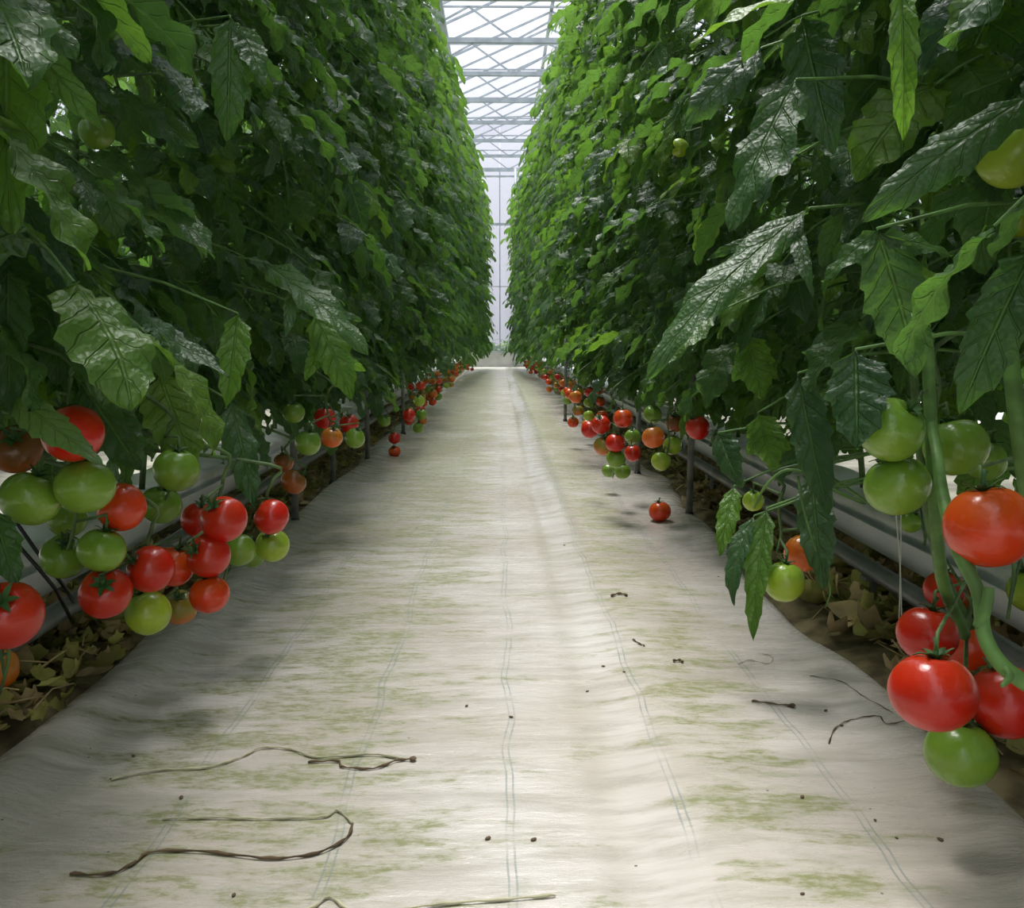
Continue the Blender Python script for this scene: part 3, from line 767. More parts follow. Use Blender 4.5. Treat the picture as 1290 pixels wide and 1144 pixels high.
# ------------------------------------------------------------------ plants
SPC = 0.40
LEAF_Y = 8.4
plants = {-1: [], 1: []}
RG = random.Random(4)
def stem_pts(x, y, rg, top=3.6):
    pts = []; p1, p2 = rg.uniform(0, 6), rg.uniform(0, 6); sgn = 1 if x > 0 else -1
    for i in range(19):
        s = i / 18; z = 0.19 + (top - 0.19) * s
        pts.append(Vector((x - sgn * 0.10 * min(1, s * 3) + 0.018 * math.sin(p1 + s * 7) * min(1, s * 8), y + 0.022 * math.sin(p2 + s * 6) * min(1, s * 8), z)))
    return pts
def bottom_limit(side, y, x):
    if side < 0: return 0.43 if y < 1.7 else 0.36 if y < 2.3 else (0.30 if y < 4 else 0.27)
    if y < 1.7: return 0.52
    if y < 2.6: return 0.40
    return 0.27
def add_leaf(pl, pos, az, sc_, tiltx, idx, tilty=0.0):
    rot = Matrix.Rotation(az, 3, 'Z') @ Matrix.Rotation(tilty, 3, 'Y') @ Matrix.Rotation(tiltx, 3, 'X')
    if pos.y < 4.0 and hides_fruit(pos, rot, sc_, idx): return None
    o = bpy.data.objects.new('leaf', LEAVES[idx]); COL.objects.link(o); o.parent = pl
    o.location = pos - pl.location
    o.rotation_euler = (Matrix.Rotation(az, 3, 'Z') @ Matrix.Rotation(tilty, 3, 'Y') @ Matrix.Rotation(tiltx, 3, 'X')).to_euler()
    o.scale = (sc_, sc_, sc_)
    return o
nplant = 0
for side in (-1, 1):
    y = -1.2; k = 0
    while y < Y1 - 1.4:
        rg = random.Random(1000 * (side + 2) + k)
        lean = 0.05 if y < 9 else 0.05 - 0.30 * ((y - 9) / 11.0)
        px_ = side * (0.97 + rg.uniform(-.03, .03)); py_ = y + rg.uniform(-.05, .05)
        pl = link('tomato_plant', None); pl.location = (px_, py_, 0)
        sp = stem_pts(px_, py_, rg)
        pl_info = (pl, sp, py_); plants[side].append(pl_info)
        far = y > LEAF_Y
        mb = MB(); mb.tube([p - pl.location for p in sp], [0.0085 - 0.004 * i / 18 for i in range(19)], 8 if not far else 5)
        link('stem', mb.mesh('stem', M_STEM), pl)
        if not far:
            mb = MB(); mb.tube([sp[1] - pl.location + Vector((0.012, 0, 0)), sp[9] - pl.location + Vector((0.012, 0.01, 0)), (0, 0, HC)], 0.0013, 4); link('twine', mb.mesh('twine', M_TWINE), pl)
            n = 96 if y < 3.4 else 80
            for i in range(n):
                z = 0.50 + (3.65 - 0.50) * (i + rg.random()) / n
                s = (z - 0.19) / 3.41 * 18; j = min(17, int(s)); base = sp[j].lerp(sp[j + 1], s - j)
                az = aisle_az(rg, side); sc_ = rg.uniform(0.8, 1.22); idx = rg.randrange(14)
                tilty = rg.uniform(-.3, .25); tx = rg.uniform(-.3, .3)
                tip = base + Vector((math.cos(az), math.sin(az), 0)) * 0.42 * sc_
                base = base + Vector((math.cos(az), math.sin(az), 0)) * 0.0
                if z + LZMIN[idx] * sc_ < bottom_limit(side, tip.y, tip.x): 
                    if z < 1.2:
                        z2 = bottom_limit(side, tip.y, tip.x) - LZMIN[idx] * sc_ + rg.uniform(0, .12)
                        if z2 > 1.3: continue
                        base.z = z2
                lim = (0.38 if tip.y > 2.0 else 0.44) + (0.12 if z > 2.2 else 0)
                if abs(tip.x) < lim or tip.x * side < 0:
                    az = (0 if side < 0 else PI) + rg.choice((-1, 1)) * rg.uniform(0.7, 1.2)
                    tip = base + Vector((math.cos(az), math.sin(az), 0)) * 0.42 * sc_
                if -0.35 < tip.y < 0.72 and abs(tip.x) < 0.52: continue
                if y < 0 and rg.random() < 0.35: continue
                add_leaf(pl, base, az, sc_, tx, idx, tilty)
            for i in range(0 if (side > 0 and y < 1.5) else 12):   # low leaves on the aisle side
                idx = rg.randrange(14); sc_ = rg.uniform(.7, .95); az = (0 if side < 0 else PI) + rg.uniform(-1.3, 1.3)
                z = (0.40 if y < 1.7 else 0.27) - LZMIN[idx] * sc_ + rg.uniform(0, .16)
                add_leaf(pl, Vector((sp[3].x + side * rg.uniform(0.0, .12), sp[3].y, z)), az, sc_, rg.uniform(-.3, .3), idx, 0)
            for i in range(9 if (side > 0 and y < 1.6) else 18):   # leaves on the side away from the aisle reach lower
                z = rg.uniform(0.42, 0.95); j = min(17, int((z - .19) / 3.41 * 18)); az = (PI if side < 0 else 0) + rg.uniform(-1.2, 1.2)
                add_leaf(pl, Vector((sp[j].x + side * rg.uniform(.05, .25), sp[j].y, z)), az, rg.uniform(.75, 1.05), rg.uniform(-.3, .3), rg.randrange(14), rg.uniform(-.2, .2))
        else:
            f = link('foliage', FOL[side][rg.randrange(4)], pl); f.location = (-side * (0.10 - lean), 0, rg.uniform(-.08, .08)); f['kind'] = 'stuff'
            f.scale = (1.0, 1.0, rg.uniform(.97, 1.03))
        k += 1; nplant += 1; y += SPC
ordn = ['nearest', 'second', 'third', 'fourth', 'fifth', 'sixth', 'seventh', 'eighth']
for side, wd_ in ((-1, 'left'), (1, 'right')):
    inview = [p for p in plants[side] if p[2] > 1.0]
    for (pl, sp, py_) in plants[side]:
        if py_ <= 1.0: tag(pl, f'tall leafy tomato plant beside the camera, at the very edge of the {wd_} row', 'tomato plant', f'nearest plants of the {wd_} row')
        elif (pl, sp, py_) in inview[:8]:
            i = inview.index((pl, sp, py_))
            tag(pl, f'tall twine-trained tomato plant with large dark leaves, {ordn[i]} ' + ('' if i == 0 else 'from the front ') + f'in the {wd_} row', 'tomato plant', f'trained tomato plants of the {wd_} row')
        elif py_ < LEAF_Y: tag(pl, f'tall leafy tomato plant in the middle stretch of the {wd_} row', 'tomato plant', f'plants in the middle stretch of the {wd_} row')
        else: tag(pl, f'distant leafy tomato plant far down the {wd_} row', 'tomato plant', f'distant plants of the {wd_} row')
# neighbouring rows, glimpsed through the gaps
for sgn in (-1, 1):
    root = link('background_foliage', None); tag(root, kind='stuff', label='dense foliage of the next plant row beyond the ' + ('left' if sgn < 0 else 'right') + ' one', cat='foliage')
    y = -1; k = 0
    while y < Y1 - 1.4:
        o = link('foliage', FOL[-sgn][k % 4], root); o['kind'] = 'stuff'; o.location = (sgn * 2.75, y, -0.22); y += 0.42; k += 1
# shrubs outside the end wall
root = link('background_shrub', None); root.location = (0, Y1 + 1.0, 0); tag(root, 'pale green shrub standing outside the end wall', 'shrub')
rg = random.Random(77); mb = MB()
for i in range(60):
    a = rg.uniform(0, 6.28)
    compound(mb, rg, 1.2, False, Matrix.Translation((rg.uniform(-.8, .8), rg.uniform(-.2, .2), rg.uniform(.25, .62))) @ Matrix.Rotation(a, 4, 'Z'))
f_ = link('foliage', mb.mesh('foliage', [M_LEAF, M_STALK], uv=True), root); f_['kind'] = 'stuff'
mb = MB()
for x in (-.7, -.3, 0, .35, .7): mb.tube([(x, 0, -0.05), (x + .03, 0, .3), (x, .02, .6)], .01, 6)
link('stem', mb.mesh('stem', M_STEM), root)

def nearest(side, y):
    return min(plants[side], key=lambda p: abs(p[2] - y))

# ------------------------------------------------------------------ single large leaves hanging into the aisle
def hero(base, tip, d0, d1, wpx, face=(0, -1, 0.3), seed=0, bend=0.6, fold=0.3, lobes=(), backlit=False):
    """one big leaflet from image point base to tip at depths d0, d1"""
    A = at_d(base[0], base[1], d0); B = at_d(tip[0], tip[1], d1)
    side = -1 if A.x < 0 else 1
    pl, sp, py_ = nearest(side, A.y + 0.15)
    rg = random.Random(seed); mb = MB(); D = (B - A); L = D.length * 1.06
    W = wpx / FPX * (d0 + d1) / 2 / 2 * 0.95
    leaflet(mb, A, D.normalized() + Vector(face) * 0.12, Vector(face).normalized(), L, W, rg, 2, bend, fold)
    for (s, ang, ll, sg) in lobes:
        p = A.lerp(B, s); n_ = Vector(face).normalized(); sd = D.normalized().cross(n_).normalized() * sg
        dr = (D.normalized() * math.cos(ang) + sd * math.sin(ang)).normalized()
        leaflet(mb, p + n_ * 0.002, dr, n_, L * ll, W * ll * 0.9, rg, True, bend, fold)
    # its stalk back to the stem
    j = min(range(len(sp)), key=lambda q: abs(sp[q].z - (A.z + 0.05))); S = sp[j]
    mid = (A + S) / 2 + Vector((0, 0, 0.03))
    mb.tube([A + D * 0.03, A, (A + mid) / 2 + Vector((0, 0, .01)), mid, S], [0.0015, 0.002, 0.0026, 0.003, 0.004], 6, 1, caps=False)
    mb.v = [v - pl.location for v in mb.v]
    o = link('leaf', mb.mesh('leaf', [M_LEAF_BACKLIT if backlit else M_LEAF, M_STALK], uv=True), pl)
    if backlit: o['label'] = 'yellow-green leaf with backlight painted into its colour'
    return o
fr = (-0.25, -1, 0.45); fl_ = (0.3, -1, 0.4)
# right side
hero((1003, 100), (925, 290), 1.22, 1.18, 96, (-.5, -1, .35), 1, 0.5, .22)
hero((1300, 118), (1100, 285), 0.98, 1.02, 84, (-.3, -.7, .8), 2, 0.3, .2)
hero((1105, 288), (1150, 465), 1.06, 1.10, 100, (-.3, -1, .45), 3, 0.5, .25, [(.02, 1.15, .45, 1), (.05, 1.0, .5, -1), (.25, .9, .4, -1)])
hero((1078, 440), (1080, 562), 1.12, 1.10, 100, (-.4, -1, .2), 4, 0.25, .12)
hero((1020, 262), (832, 478), 1.35, 1.30, 80, (-.6, -.7, .7), 5, 0.5, .3, [(.1, .8, .4, -1), (.15, .9, .35, 1)])
hero((1305, 310), (1212, 515), 0.95, 0.98, 96, (-.5, -.8, .3), 6, 0.8, .3, [(.25, .8, .45, -1)])
hero((1135, -20), (1138, 180), 1.0, 1.02, 46, (-.4, -1, .1), 7, 1.4, .6, backlit=True)
hero((966, 640), (951, 800), 1.55, 1.5, 44, (-.5, -1, .2), 8, 0.5, .35)
hero((950, 650), (925, 760), 1.56, 1.52, 40, (-.9, -.7, .3), 9, 0.9, .3)
hero((925, 612), (908, 698), 1.75, 1.7, 36, (-.4, -.9, .3), 10, 0.5, .3, backlit=True)
hero((1022, 590), (1040, 735), 1.55, 1.5, 62, (-.6, -1, .2), 11, 0.4, .3)
hero((1005, 470), (1045, 640), 1.5, 1.46, 66, (-.6, -1, .2), 12, 0.4, .3)
hero((1030, -15), (880, 65), 1.2, 1.25, 64, (-.4, -.6, .9), 13, 0.5, .3)
hero((1270, -30), (1195, 55), 1.0, 1.0, 80, (-.2, -1, .5), 14, 0.5, .3)
hero((960, 60), (870, 160), 1.5, 1.5, 70, (-.4, -.7, .7), 15, 0.5, .3)
hero((900, 395), (825, 470), 1.7, 1.7, 60, (-.6, -.7, .5), 16, 0.5, .3)
hero((1215, 120), (1200, 235), 1.15, 1.15, 60, (-.2, -1, .2), 17, 0.5, .3)
hero((905, 545), (935, 612), 1.8, 1.75, 50, (-.6, -1, .2), 18, 0.5, .3)
hero((1010, 20), (1050, 190), 1.35, 1.3, 90, (-.5, -1, -.2), 19, 0.5, .3)
# left side
hero((8, 0), (16, 285), 1.0, 0.98, 130, (.4, -1, .2), 21, 0.5, .2, [(.1, .7, .55, -1)], backlit=True)
hero((14, 498), (128, 586), 1.10, 1.08, 62, (.2, -1, .5), 22, 0.2, .15)
hero((60, 380), (158, 540), 1.2, 1.25, 52, (.4, -1, .3), 23, 0.5, .3)
hero((150, 400), (282, 482), 1.35, 1.3, 58, (.2, -.7, .9), 24, 0.4, .3)
hero((290, 20), (285, 175), 1.6, 1.6, 66, (.4, -1, .1), 25, 0.4, .3)
hero((300, 30), (330, 110), 1.62, 1.6, 52, (.4, -1, .3), 26, 0.4, .3)
hero((180, 230), (265, 330), 1.5, 1.45, 56, (.3, -.8, .8), 27, 0.4, .3)
hero((300, 395), (285, 510), 1.6, 1.58, 50, (.4, -1, .2), 28, 0.5, .3, backlit=True)
hero((395, 395), (440, 500), 2.2, 2.2, 60, (.4, -1, .3), 40, 0.5, .3, [(.3, .8, .5, 1), (.5, .8, .4, -1)], backlit=True)
hero((120, 345), (150, 400), 1.5, 1.5, 40, (.4, -1, .3), 41, 0.5, .3, backlit=True)
hero((940, 420), (960, 500), 1.9, 1.9, 60, (-.4, -1, .3), 42, 0.5, .3, [(.3, .8, .5, 1), (.5, .8, .4, -1)], backlit=True)
hero((955, 520), (975, 590), 1.8, 1.8, 60, (-.4, -1, .4), 43, 0.5, .3, [(.3, .8, .5, 1), (.4, .8, .5, -1)], backlit=True)
hero((330, 330), (455, 450), 2.0, 1.95, 64, (.5, -.8, .7), 29, 0.5, .3, [(.3, .8, .4, 1), (.5, .8, .35, -1)])
hero((20, 240), (100, 395), 1.1, 1.12, 52, (.5, -1, .3), 30, 0.7, .3)
hero((10, 330), (15, 520), 1.12, 1.1, 80, (.4, -1, .2), 31, 0.4, .25)
hero((130, 120), (245, 190), 1.45, 1.45, 62, (.2, -.8, .8), 32, 0.4, .3)
hero((100, 480), (175, 590), 1.35, 1.35, 90, (.4, -1, .2), 33, 0.4, .3)
hero((290, 505), (318, 635), 1.75, 1.7, 56, (.5, -1, .1), 34, 0.4, .3)
hero((200, 470), (240, 590), 1.6, 1.6, 90, (.5, -1, .1), 35, 0.4, .3)
hero((-10, 640), (20, 735), 1.12, 1.1, 60, (.5, -1, .4), 36, 0.4, .3)

# ------------------------------------------------------------------ tomatoes (placed where they hang: image point, size in pixels, real diameter)
clusters = {}
for (px, py, dp, dm, kind, tilt, cl_, lab) in T:
    depth = dm * FPX / dp
    pos = at_d(px, py, depth)
    st = (0.99, 0.99, 1.05)
    rad = dm / 2 * 1.02
    if dp < 26 and py < 520 and False: pass
    tomato(pos, rad, kind, lab, 'tomatoes hanging in the ' + ('left' if pos.x < 0 else 'right') + ' row', tilt, st)
    clusters.setdefault(cl_, []).append((pos, rad))
# one lying on the cloth
g = at_z(831, 657, 0.012)
tomato(Vector((g.x, g.y, cloth_z(g.x, g.y) + 0.032)), 0.037, 'redorange', 'orange-red tomato with green calyx lying alone on the cloth', None, (0.1, -.1))
# distant clusters
RD = random.Random(31)
for side, wd_ in ((-1, 'left'), (1, 'right')):
    y = 5.6 if side < 0 else 5.2
    k = 0
    while y < 19.5:
        cx = side * RD.uniform(0.52, 0.66); cz = RD.uniform(0.17, 0.30); lst = []
        for i in range(4):
            r = RD.uniform(.029, .036)
            p = Vector((cx + RD.uniform(-.012, .012) + (.036 if i % 2 else -.036), y + RD.uniform(-.05, .05), cz - (i // 2) * .068 + RD.uniform(-.01, .01)))
            kd = RD.choice(['red', 'redorange', 'orange', 'turning', 'green', 'lime', 'redorange', 'orange'])
            word = {'red': 'red', 'redorange': 'orange-red', 'orange': 'orange', 'turning': 'half-ripe', 'green': 'green', 'lime': 'yellow-green'}[kd]
            dist = 'middle distance' if y < 10 else 'far distance'
            tomato(p, r, kd, f'small {word} tomato hanging low in the {wd_} row, {dist}', f'{word} tomatoes of the {wd_} row in the {dist}', calyx=(y < 9))
            lst.append((p, r))
        clusters[f'{wd_}{k}'] = lst; k += 1; y += RD.uniform(0.55, 0.8)

# fruit stalks: part of the nearest plant
for cl_, lst in clusters.items():
    cen = sum((p for p, r in lst), Vector()) / len(lst)
    side = -1 if cen.x < 0 else 1
    pl, sp, py_ = nearest(side, cen.y + 0.1)
    zt = max(p.z + r for p, r in lst) + 0.07
    S = min(sp, key=lambda q: abs(q.z - max(zt + 0.05, 0.35)))
    mb = MB(); near = cen.y < 2.5
    rad0 = 0.0042 if cen.y < 3 else 0.003
    pts = sorted(lst, key=lambda t: -t[0].z)
    spine = [S, Vector(((S.x + cen.x) / 2, (S.y + cen.y) / 2, max(S.z, zt) + 0.025)), Vector((cen.x, cen.y, zt - 0.01))]
    zz = zt - 0.01; lowest = min(p.z for p, r in lst)
    m = 5
    for i in range(1, m + 1):
        spine.append(Vector((cen.x + 0.006 * math.sin(i * 2.1), cen.y + 0.008 * math.cos(i * 1.7), zz + (lowest + 0.02 - zz) * i / m)))
    # smooth by Catmull-Rom
    sm_ = []
    for i in range(len(spine) - 1):
        p0 = spine[max(i - 1, 0)]; p1 = spine[i]; p2 = spine[i + 1]; p3 = spine[min(i + 2, len(spine) - 1)]
        for q in range(4):
            t = q / 4
            sm_.append(0.5 * ((2 * p1) + (p2 - p0) * t + (2 * p0 - 5 * p1 + 4 * p2 - p3) * t * t + (3 * p1 - p0 - 3 * p2 + p3) * t ** 3))
    sm_.append(spine[-1])
    mb.tube(sm_, [rad0 * (1 - 0.5 * i / len(sm_)) for i in range(len(sm_))], 7 if near else 5)
    for p, r in lst:
        axv = AX[tuple(round(c, 5) for c in p)]; topp = p + axv * (r * 1.0)
        j = min(range(8, len(sm_)), key=lambda q: abs(sm_[q].z - (topp.z + 0.012)))
        a = sm_[j]; mid = topp + axv * 0.012 + Vector((0, 0, 0.006))
        mb.tube([a, mid, topp], rad0 * 0.55, 5)
    mb.v = [v - pl.location for v in mb.v]
    link('fruit_stalk', mb.mesh('fruit_stalk', M_STEM), pl)

# thick bare stems and stalks seen at the right edge
def part_tube(side, y, pts, rads, name, mat=None, n=10):
    pl, sp, py_ = nearest(side, y)
    # smooth
    P_ = []
    for i in range(len(pts) - 1):
        p0 = pts[max(i - 1, 0)]; p1 = pts[i]; p2 = pts[i + 1]; p3 = pts[min(i + 2, len(pts) - 1)]
        for q in range(5):
            t = q / 5; P_.append(0.5 * ((2 * p1) + (p2 - p0) * t + (2 * p0 - 5 * p1 + 4 * p2 - p3) * t * t + (3 * p1 - p0 - 3 * p2 + p3) * t ** 3))
    P_.append(pts[-1]); k = len(P_)
    rr = [rads[0] + (rads[1] - rads[0]) * i / (k - 1) for i in range(k)]
    mb = MB(); mb.tube([p - pl.location for p in P_], rr, n)
    return link(name, mb.mesh(name, mat or M_STALK), pl)
part_tube(1, 1.2, [at_d(1168, 420, 1.16), at_d(1172, 520, 1.15), at_d(1176, 610, 1.15), at_d(1182, 690, 1.16), at_d(1190, 740, 1.2), at_d(1215, 800, 1.28)], (.0075, .0085), 'stem')
part_tube(1, 1.2, [at_d(1150, 440, 1.24), at_d(1158, 560, 1.24), at_d(1180, 700, 1.26), at_d(1225, 790, 1.3)], (.0055, .006), 'stem', M_STEM)
part_tube(1, 1.0, [at_d(1268, 400, 1.06), at_d(1276, 480, 1.05), at_d(1286, 560, 1.05), at_d(1298, 640, 1.06)], (.009, .010), 'stem')
part_tube(1, 1.0, [at_d(1173, 530, 1.15), at_d(1180, 570, 1.12), at_d(1187, 620, 1.05), at_d(1205, 690, 0.99), at_d(1232, 745, .97), at_d(1240, 800, .95), at_d(1262, 838, .93), at_d(1300, 866, .92)], (.0065, .0085), 'fruit_stalk')
part_tube(1, 1.0, [at_d(1234, 790, .955), at_d(1243, 760, .95), at_d(1246, 740, .95)], (.007, .0055), 'fruit_stalk')
part_tube(1, 1.0, [at_d(1262, 838, .93), at_d(1272, 852, .915), at_d(1262, 864, .90)], (.006, .002), 'fruit_stalk')
part_tube(1, 1.8, [at_d(1045, 600, 1.9), at_d(1090, 632, 1.6), at_d(1060, 622, 1.5), at_d(1000, 592, 1.5), at_d(968, 608, 1.52), at_d(950, 640, 1.55)], (.0035, .002), 'leaf_stalk')
part_tube(1, 1.8, [at_d(1005, 600, 1.5), at_d(1012, 640, 1.5), at_d(1030, 700, 1.5), at_d(1046, 740, 1.5), at_d(1040, 765, 1.5)], (.002, .0012), 'leaf_stalk')
for (a, b) in (((1134, 560), (1132, 800)), ((1128, 640), (1136, 790))):
    part_tube(1, 1.5, [at_d(a[0], a[1], 1.45), at_d((a[0] + b[0]) / 2 + 2, (a[1] + b[1]) / 2, 1.46), at_d(b[0], b[1], 1.45)], (.001, .001), 'twine', M_TWINE, 4)

# ------------------------------------------------------------------ stakes at the cloth edges
def stake(px, py, top, label, side):
    g = at_z(px, py, 0.0); x = g.x; y = g.y
    mb = MB(); mb.tube([(0, 0, -0.03), (0.002, 0, top * .5), (0, 0, top)], 0.0115, 10)
    o = link('support_stake', mb.mesh('support_stake', M_POST)); o.location = (x, y, 0)
    mb = MB(); mb.tube([(0, 0, -0.01), (0, 0, 0.012), (0, 0, 0.03)], [0.02, 0.019, 0.013], 10); link('foot', mb.mesh('foot', M_BLACK), o)
    tag(o, label, 'stake', 'support stakes along the cloth')
stake(372, 664, .62, 'weathered grey support stake on the left, nearest of its row', -1)
stake(420, 612, .62, 'weathered grey support stake on the left, second of its row', -1)
stake(463, 584, .62, 'weathered grey support stake on the left, third of its row', -1)
stake(508, 549, .62, 'thin grey support stake on the left, farthest of its row', -1)
stake(868, 655, .80, 'grey support stake on the right just behind the fallen tomato', 1)
stake(803, 602, .33, 'grey support stake on the right behind the crowded tomato cluster', 1)
stake(712, 533, .62, 'grey support stake furthest down the right cloth edge', 1)

# black drip hoses at the left edge
for i, (lab, pts) in enumerate([
    ('black drip hose arching over the left trough, upper of the pair', [at_d(-30, 610, 1.5), at_d(15, 650, 1.5), at_d(50, 700, 1.52), at_d(78, 735, 1.55), at_d(100, 770, 1.75)]),
    ('black drip hose arching over the left trough, lower of the pair', [at_d(-30, 640, 1.46), at_d(10, 672, 1.46), at_d(45, 712, 1.48), at_d(70, 742, 1.5), at_d(92, 785, 1.66)])]):
    mb = MB(); mb.tube(pts, 0.0032, 8); o = link('drip_hose', mb.mesh('drip_hose', M_BLACK)); tag(o, lab, 'hose', 'black drip hoses')

# ------------------------------------------------------------------ leaf litter under the rows
def dry_leaf_mesh(seed, mat):
    rg = random.Random(seed); mb = MB(); n = 7
    vs = []; L = 1.0; tw = rg.uniform(-1.5, 1.5); be = rg.uniform(.8, 3.2); p = Vector((0, 0, 0)); ang = 0
    for i in range(n + 1):
        s = i / n; ang = be * (s - .5); p = p + Vector((math.cos(ang), 0, math.sin(ang))) * (L / n)
        w_ = 0.20 * math.sin(PI * (s * .96 + .02)) * (1 + .45 * math.sin(s * 21 + seed)); a = tw * s
        for c in (-1, 0, 1):
            vs.append(p + Vector((0, math.cos(a) * w_ * c, math.sin(a) * w_ * c + 0.22 * abs(c) * w_ * 2)))
    fs = []
    for i in range(n):
        for j in range(2): fs.append((i * 3 + j, i * 3 + j + 1, (i + 1) * 3 + j + 1, (i + 1) * 3 + j))
    return vs, fs
for side, wd_ in ((-1, 'left'), (1, 'right')):
    rg = random.Random(60 + side); mb = MB(); prot = [dry_leaf_mesh(i, None) for i in range(8)]
    for i in range(4200):
        y = rg.uniform(-1.0, 6) if rg.random() < 0.75 else rg.uniform(6, 20)
        heap = math.exp(-((y - 1.9) / 0.6) ** 2) if side > 0 else 0.5 * math.exp(-((y - 1.7) / 0.5) ** 2)
        x = side * (rg.uniform(0.74, 0.92) if rg.random() < .75 else rg.uniform(0.9, 1.25))
        z = strip_z(x, y, side) + rg.uniform(0.0, 0.03) + heap * rg.uniform(0, 0.07) * max(0, 1 - ((abs(x) - .84) / .14) ** 2)
        s_ = rg.uniform(0.03, 0.075) * (1 + 0.9 * heap); vs, fs = prot[rg.randrange(8)]
        Mx = Matrix.Translation((x, y, z)) @ Matrix.Rotation(rg.uniform(0, 6.28), 4, 'Z') @ Matrix.Rotation(rg.uniform(-.7, .7), 4, 'X') @ Matrix.Rotation(rg.uniform(-.5, .5), 4, 'Y') @ Matrix.Scale(s_, 4)
        mb.add([Mx @ v for v in vs], fs, 0 if rg.random() < (0.55 if side > 0 else 0.4) else 1)
    for i in range(260):
        y = rg.uniform(-0.5, 6); x = side * rg.uniform(0.70, 0.90); z = strip_z(x, y, side) + rg.uniform(.01, .06); a = rg.uniform(0, 6.28); l = rg.uniform(.05, .16)
        mb.tube([(x, y, z), (x + math.cos(a) * l * .25, y + math.sin(a) * l * .5, z + rg.uniform(0, .02)), (x + math.cos(a + .5) * l * .5, y + math.sin(a + .5) * l, z - .005)], .0014, 4, 0)
    o = link('leaf_litter', mb.mesh('leaf_litter', [M_DRY, M_DRYG])); tag(o, f'dry brown and olive leaf litter under the {wd_} trough', 'leaf litter', kind='stuff')

# ------------------------------------------------------------------ dried vines and crumbs on the cloth
def vine(pxs, rad, mat, label, knob=None):
    pts = []
    for (px, py) in pxs:
        g = at_z(px, py, 0.01); g.z = cloth_z(g.x, g.y) + rad * 0.8; pts.append(g)
    P_ = []
    for i in range(len(pts) - 1):
        p0 = pts[max(i - 1, 0)]; p1 = pts[i]; p2 = pts[i + 1]; p3 = pts[min(i + 2, len(pts) - 1)]
        for q in range(6):
            t = q / 6; v = 0.5 * ((2 * p1) + (p2 - p0) * t + (2 * p0 - 5 * p1 + 4 * p2 - p3) * t * t + (3 * p1 - p0 - 3 * p2 + p3) * t ** 3)
            v.z = cloth_z(v.x, v.y) + rad * 0.8 + 0.0015 * abs(math.sin(i + q)); P_.append(v)
    P_.append(pts[-1]); k = len(P_)
    mb = MB(); mb.tube(P_, [rad * (0.7 + 0.3 * math.sin(j * 1.3)) for j in range(k)], 7)
    o = link('dried_vine', mb.mesh('dried_vine', mat)); tag(o, label, 'vine', 'dried vines on the cloth')
    if knob is not None:
        bm_ = bmesh.new(); bmesh.ops.create_icosphere(bm_, subdivisions=2, radius=1)
        for v in bm_.verts: v.co *= 0.005 * (1 + 0.6 * noise.noise(v.co * 2.3)); v.co.z *= .7
        for v in bm_.verts: v.co += P_[knob] + Vector((0, 0, .002))
        me = bpy.data.meshes.new('knot'); bm_.to_mesh(me); bm_.free(); me.materials.append(M_VINE); link('knot', me, o)
vine([(388, 954), (425, 953), (432, 960), (470, 962), (500, 953), (520, 952)], .0022, M_VINE, 'short dark dried vine with a knotted end, left of the centre line', -1)
vine([(140, 978), (200, 966), (260, 962), (300, 950), (330, 937), (365, 938), (400, 948), (470, 945), (510, 952)], .0022, M_PALEVINE, 'long pale dried vine curving behind the short dark one')
vine([(88, 1097), (135, 1097), (170, 1082), (192, 1067), (260, 1066), (340, 1073), (400, 1066), (436, 1048), (444, 1030)], .0024, M_VINE, 'long dark dried vine ending in a hook, lower left of the cloth')
vine([(444, 1030), (425, 1014), (405, 1022), (330, 1024), (270, 1024), (205, 1026)], .0021, M_PALEVINE, 'pale dried vine joining the hook of the long dark one')
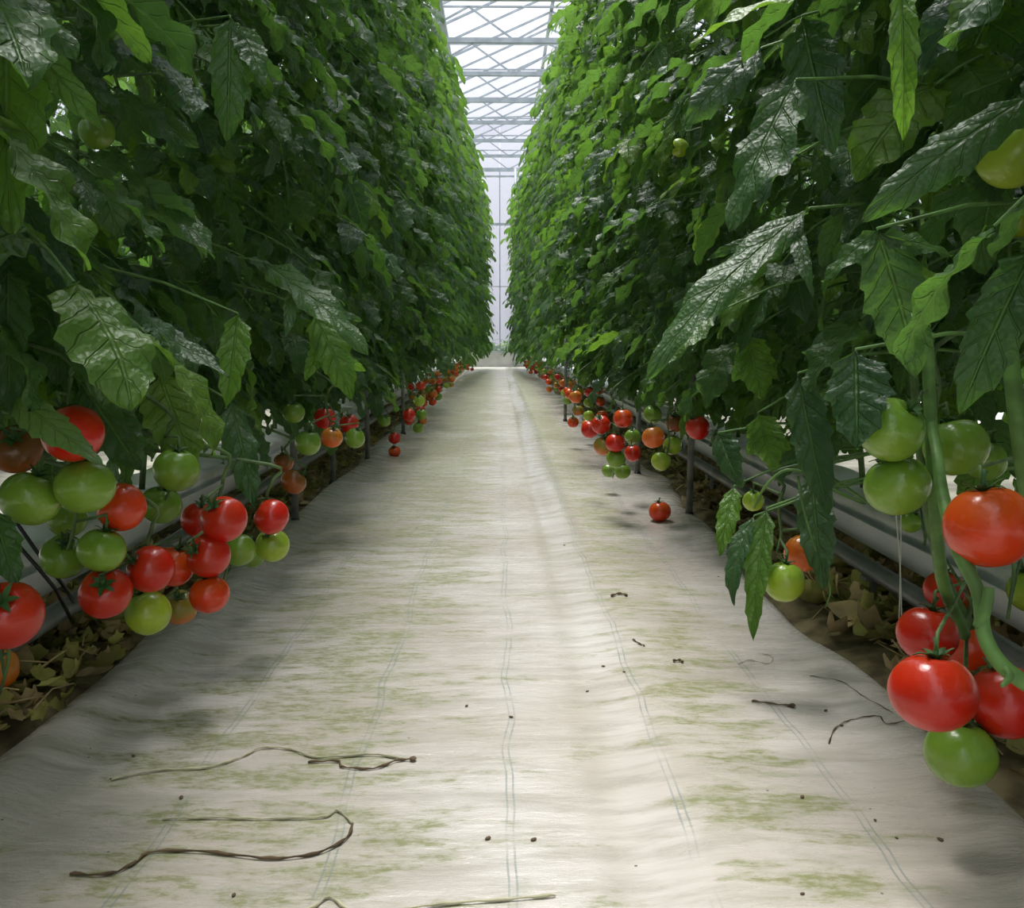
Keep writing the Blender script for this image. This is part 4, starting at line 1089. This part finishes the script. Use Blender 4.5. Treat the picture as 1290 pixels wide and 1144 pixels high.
vine([(360, 1146), (395, 1134), (415, 1122), (440, 1138), (480, 1142), (560, 1134), (640, 1129), (700, 1124)], .0022, M_PALEVINE, 'pale dried vine along the bottom edge of the picture')
vine([(947, 886), (970, 889), (998, 892)], .0022, M_VINE, 'short straight dark twig right of the aisle centre', -1)
vine([(1044, 940), (1052, 920), (1072, 909), (1105, 908), (1118, 920), (1150, 916), (1165, 924)], .0012, M_VINE, 'thin curled dark tendril near the lower right cluster')
vine([(930, 838), (945, 832), (968, 836), (972, 826), (955, 822)], .0010, M_PALEVINE, 'thin pale curled tendril right of the aisle centre')
vine([(770, 757), (780, 754), (790, 756)], .0035, M_VINE, 'small dark bit of stem beyond the bright patch')
vine([(797, 812), (806, 818), (812, 820)], .0018, M_VINE, 'tiny forked twig above the green stain on the right')
vine([(848, 839), (856, 838), (860, 840)], .0028, M_VINE, 'small dark stem crumb on the right half of the cloth')
vine([(1020, 850), (1060, 862), (1090, 884), (1125, 905)], .0008, M_VINE, 'fine dark thread along the right cloth edge')
RC = random.Random(5)
bm_ = bmesh.new(); bmesh.ops.create_icosphere(bm_, subdivisions=1, radius=1)
for v in bm_.verts: v.co *= (1 + 0.5 * noise.noise(v.co * 1.7 + Vector((3, 1, 2)))); v.co.z *= .6
crumb = bpy.data.meshes.new('crumb'); bm_.to_mesh(crumb); bm_.free(); crumb.materials.append(M_VINE); smooth(crumb)
for (px, py) in [(588, 887), (644, 902), (168, 950), (140, 978), (615, 1052), (672, 1054), (294, 1120), (711, 688), (525, 664), (1118, 871), (1010, 1014), (1040, 897), (1060, 917), (1129, 1066), (1102, 1042), (1184, 1068), (786, 852), (740, 870), (905, 728), (760, 842), (228, 1002), (42, 922), (1010, 1142), (1165, 945)]:
    g = at_z(px, py, 0.008); s_ = RC.uniform(.0018, .0032)
    o = link('crumb', crumb); o.location = (g.x, g.y, cloth_z(g.x, g.y) + s_ * .4); o.scale = (s_ * 1.4, s_, s_)
    o.rotation_euler[2] = RC.uniform(0, 6); tag(o, 'tiny dark plant crumb lying on the white ground cloth', 'crumb', 'dark crumbs scattered on the cloth')
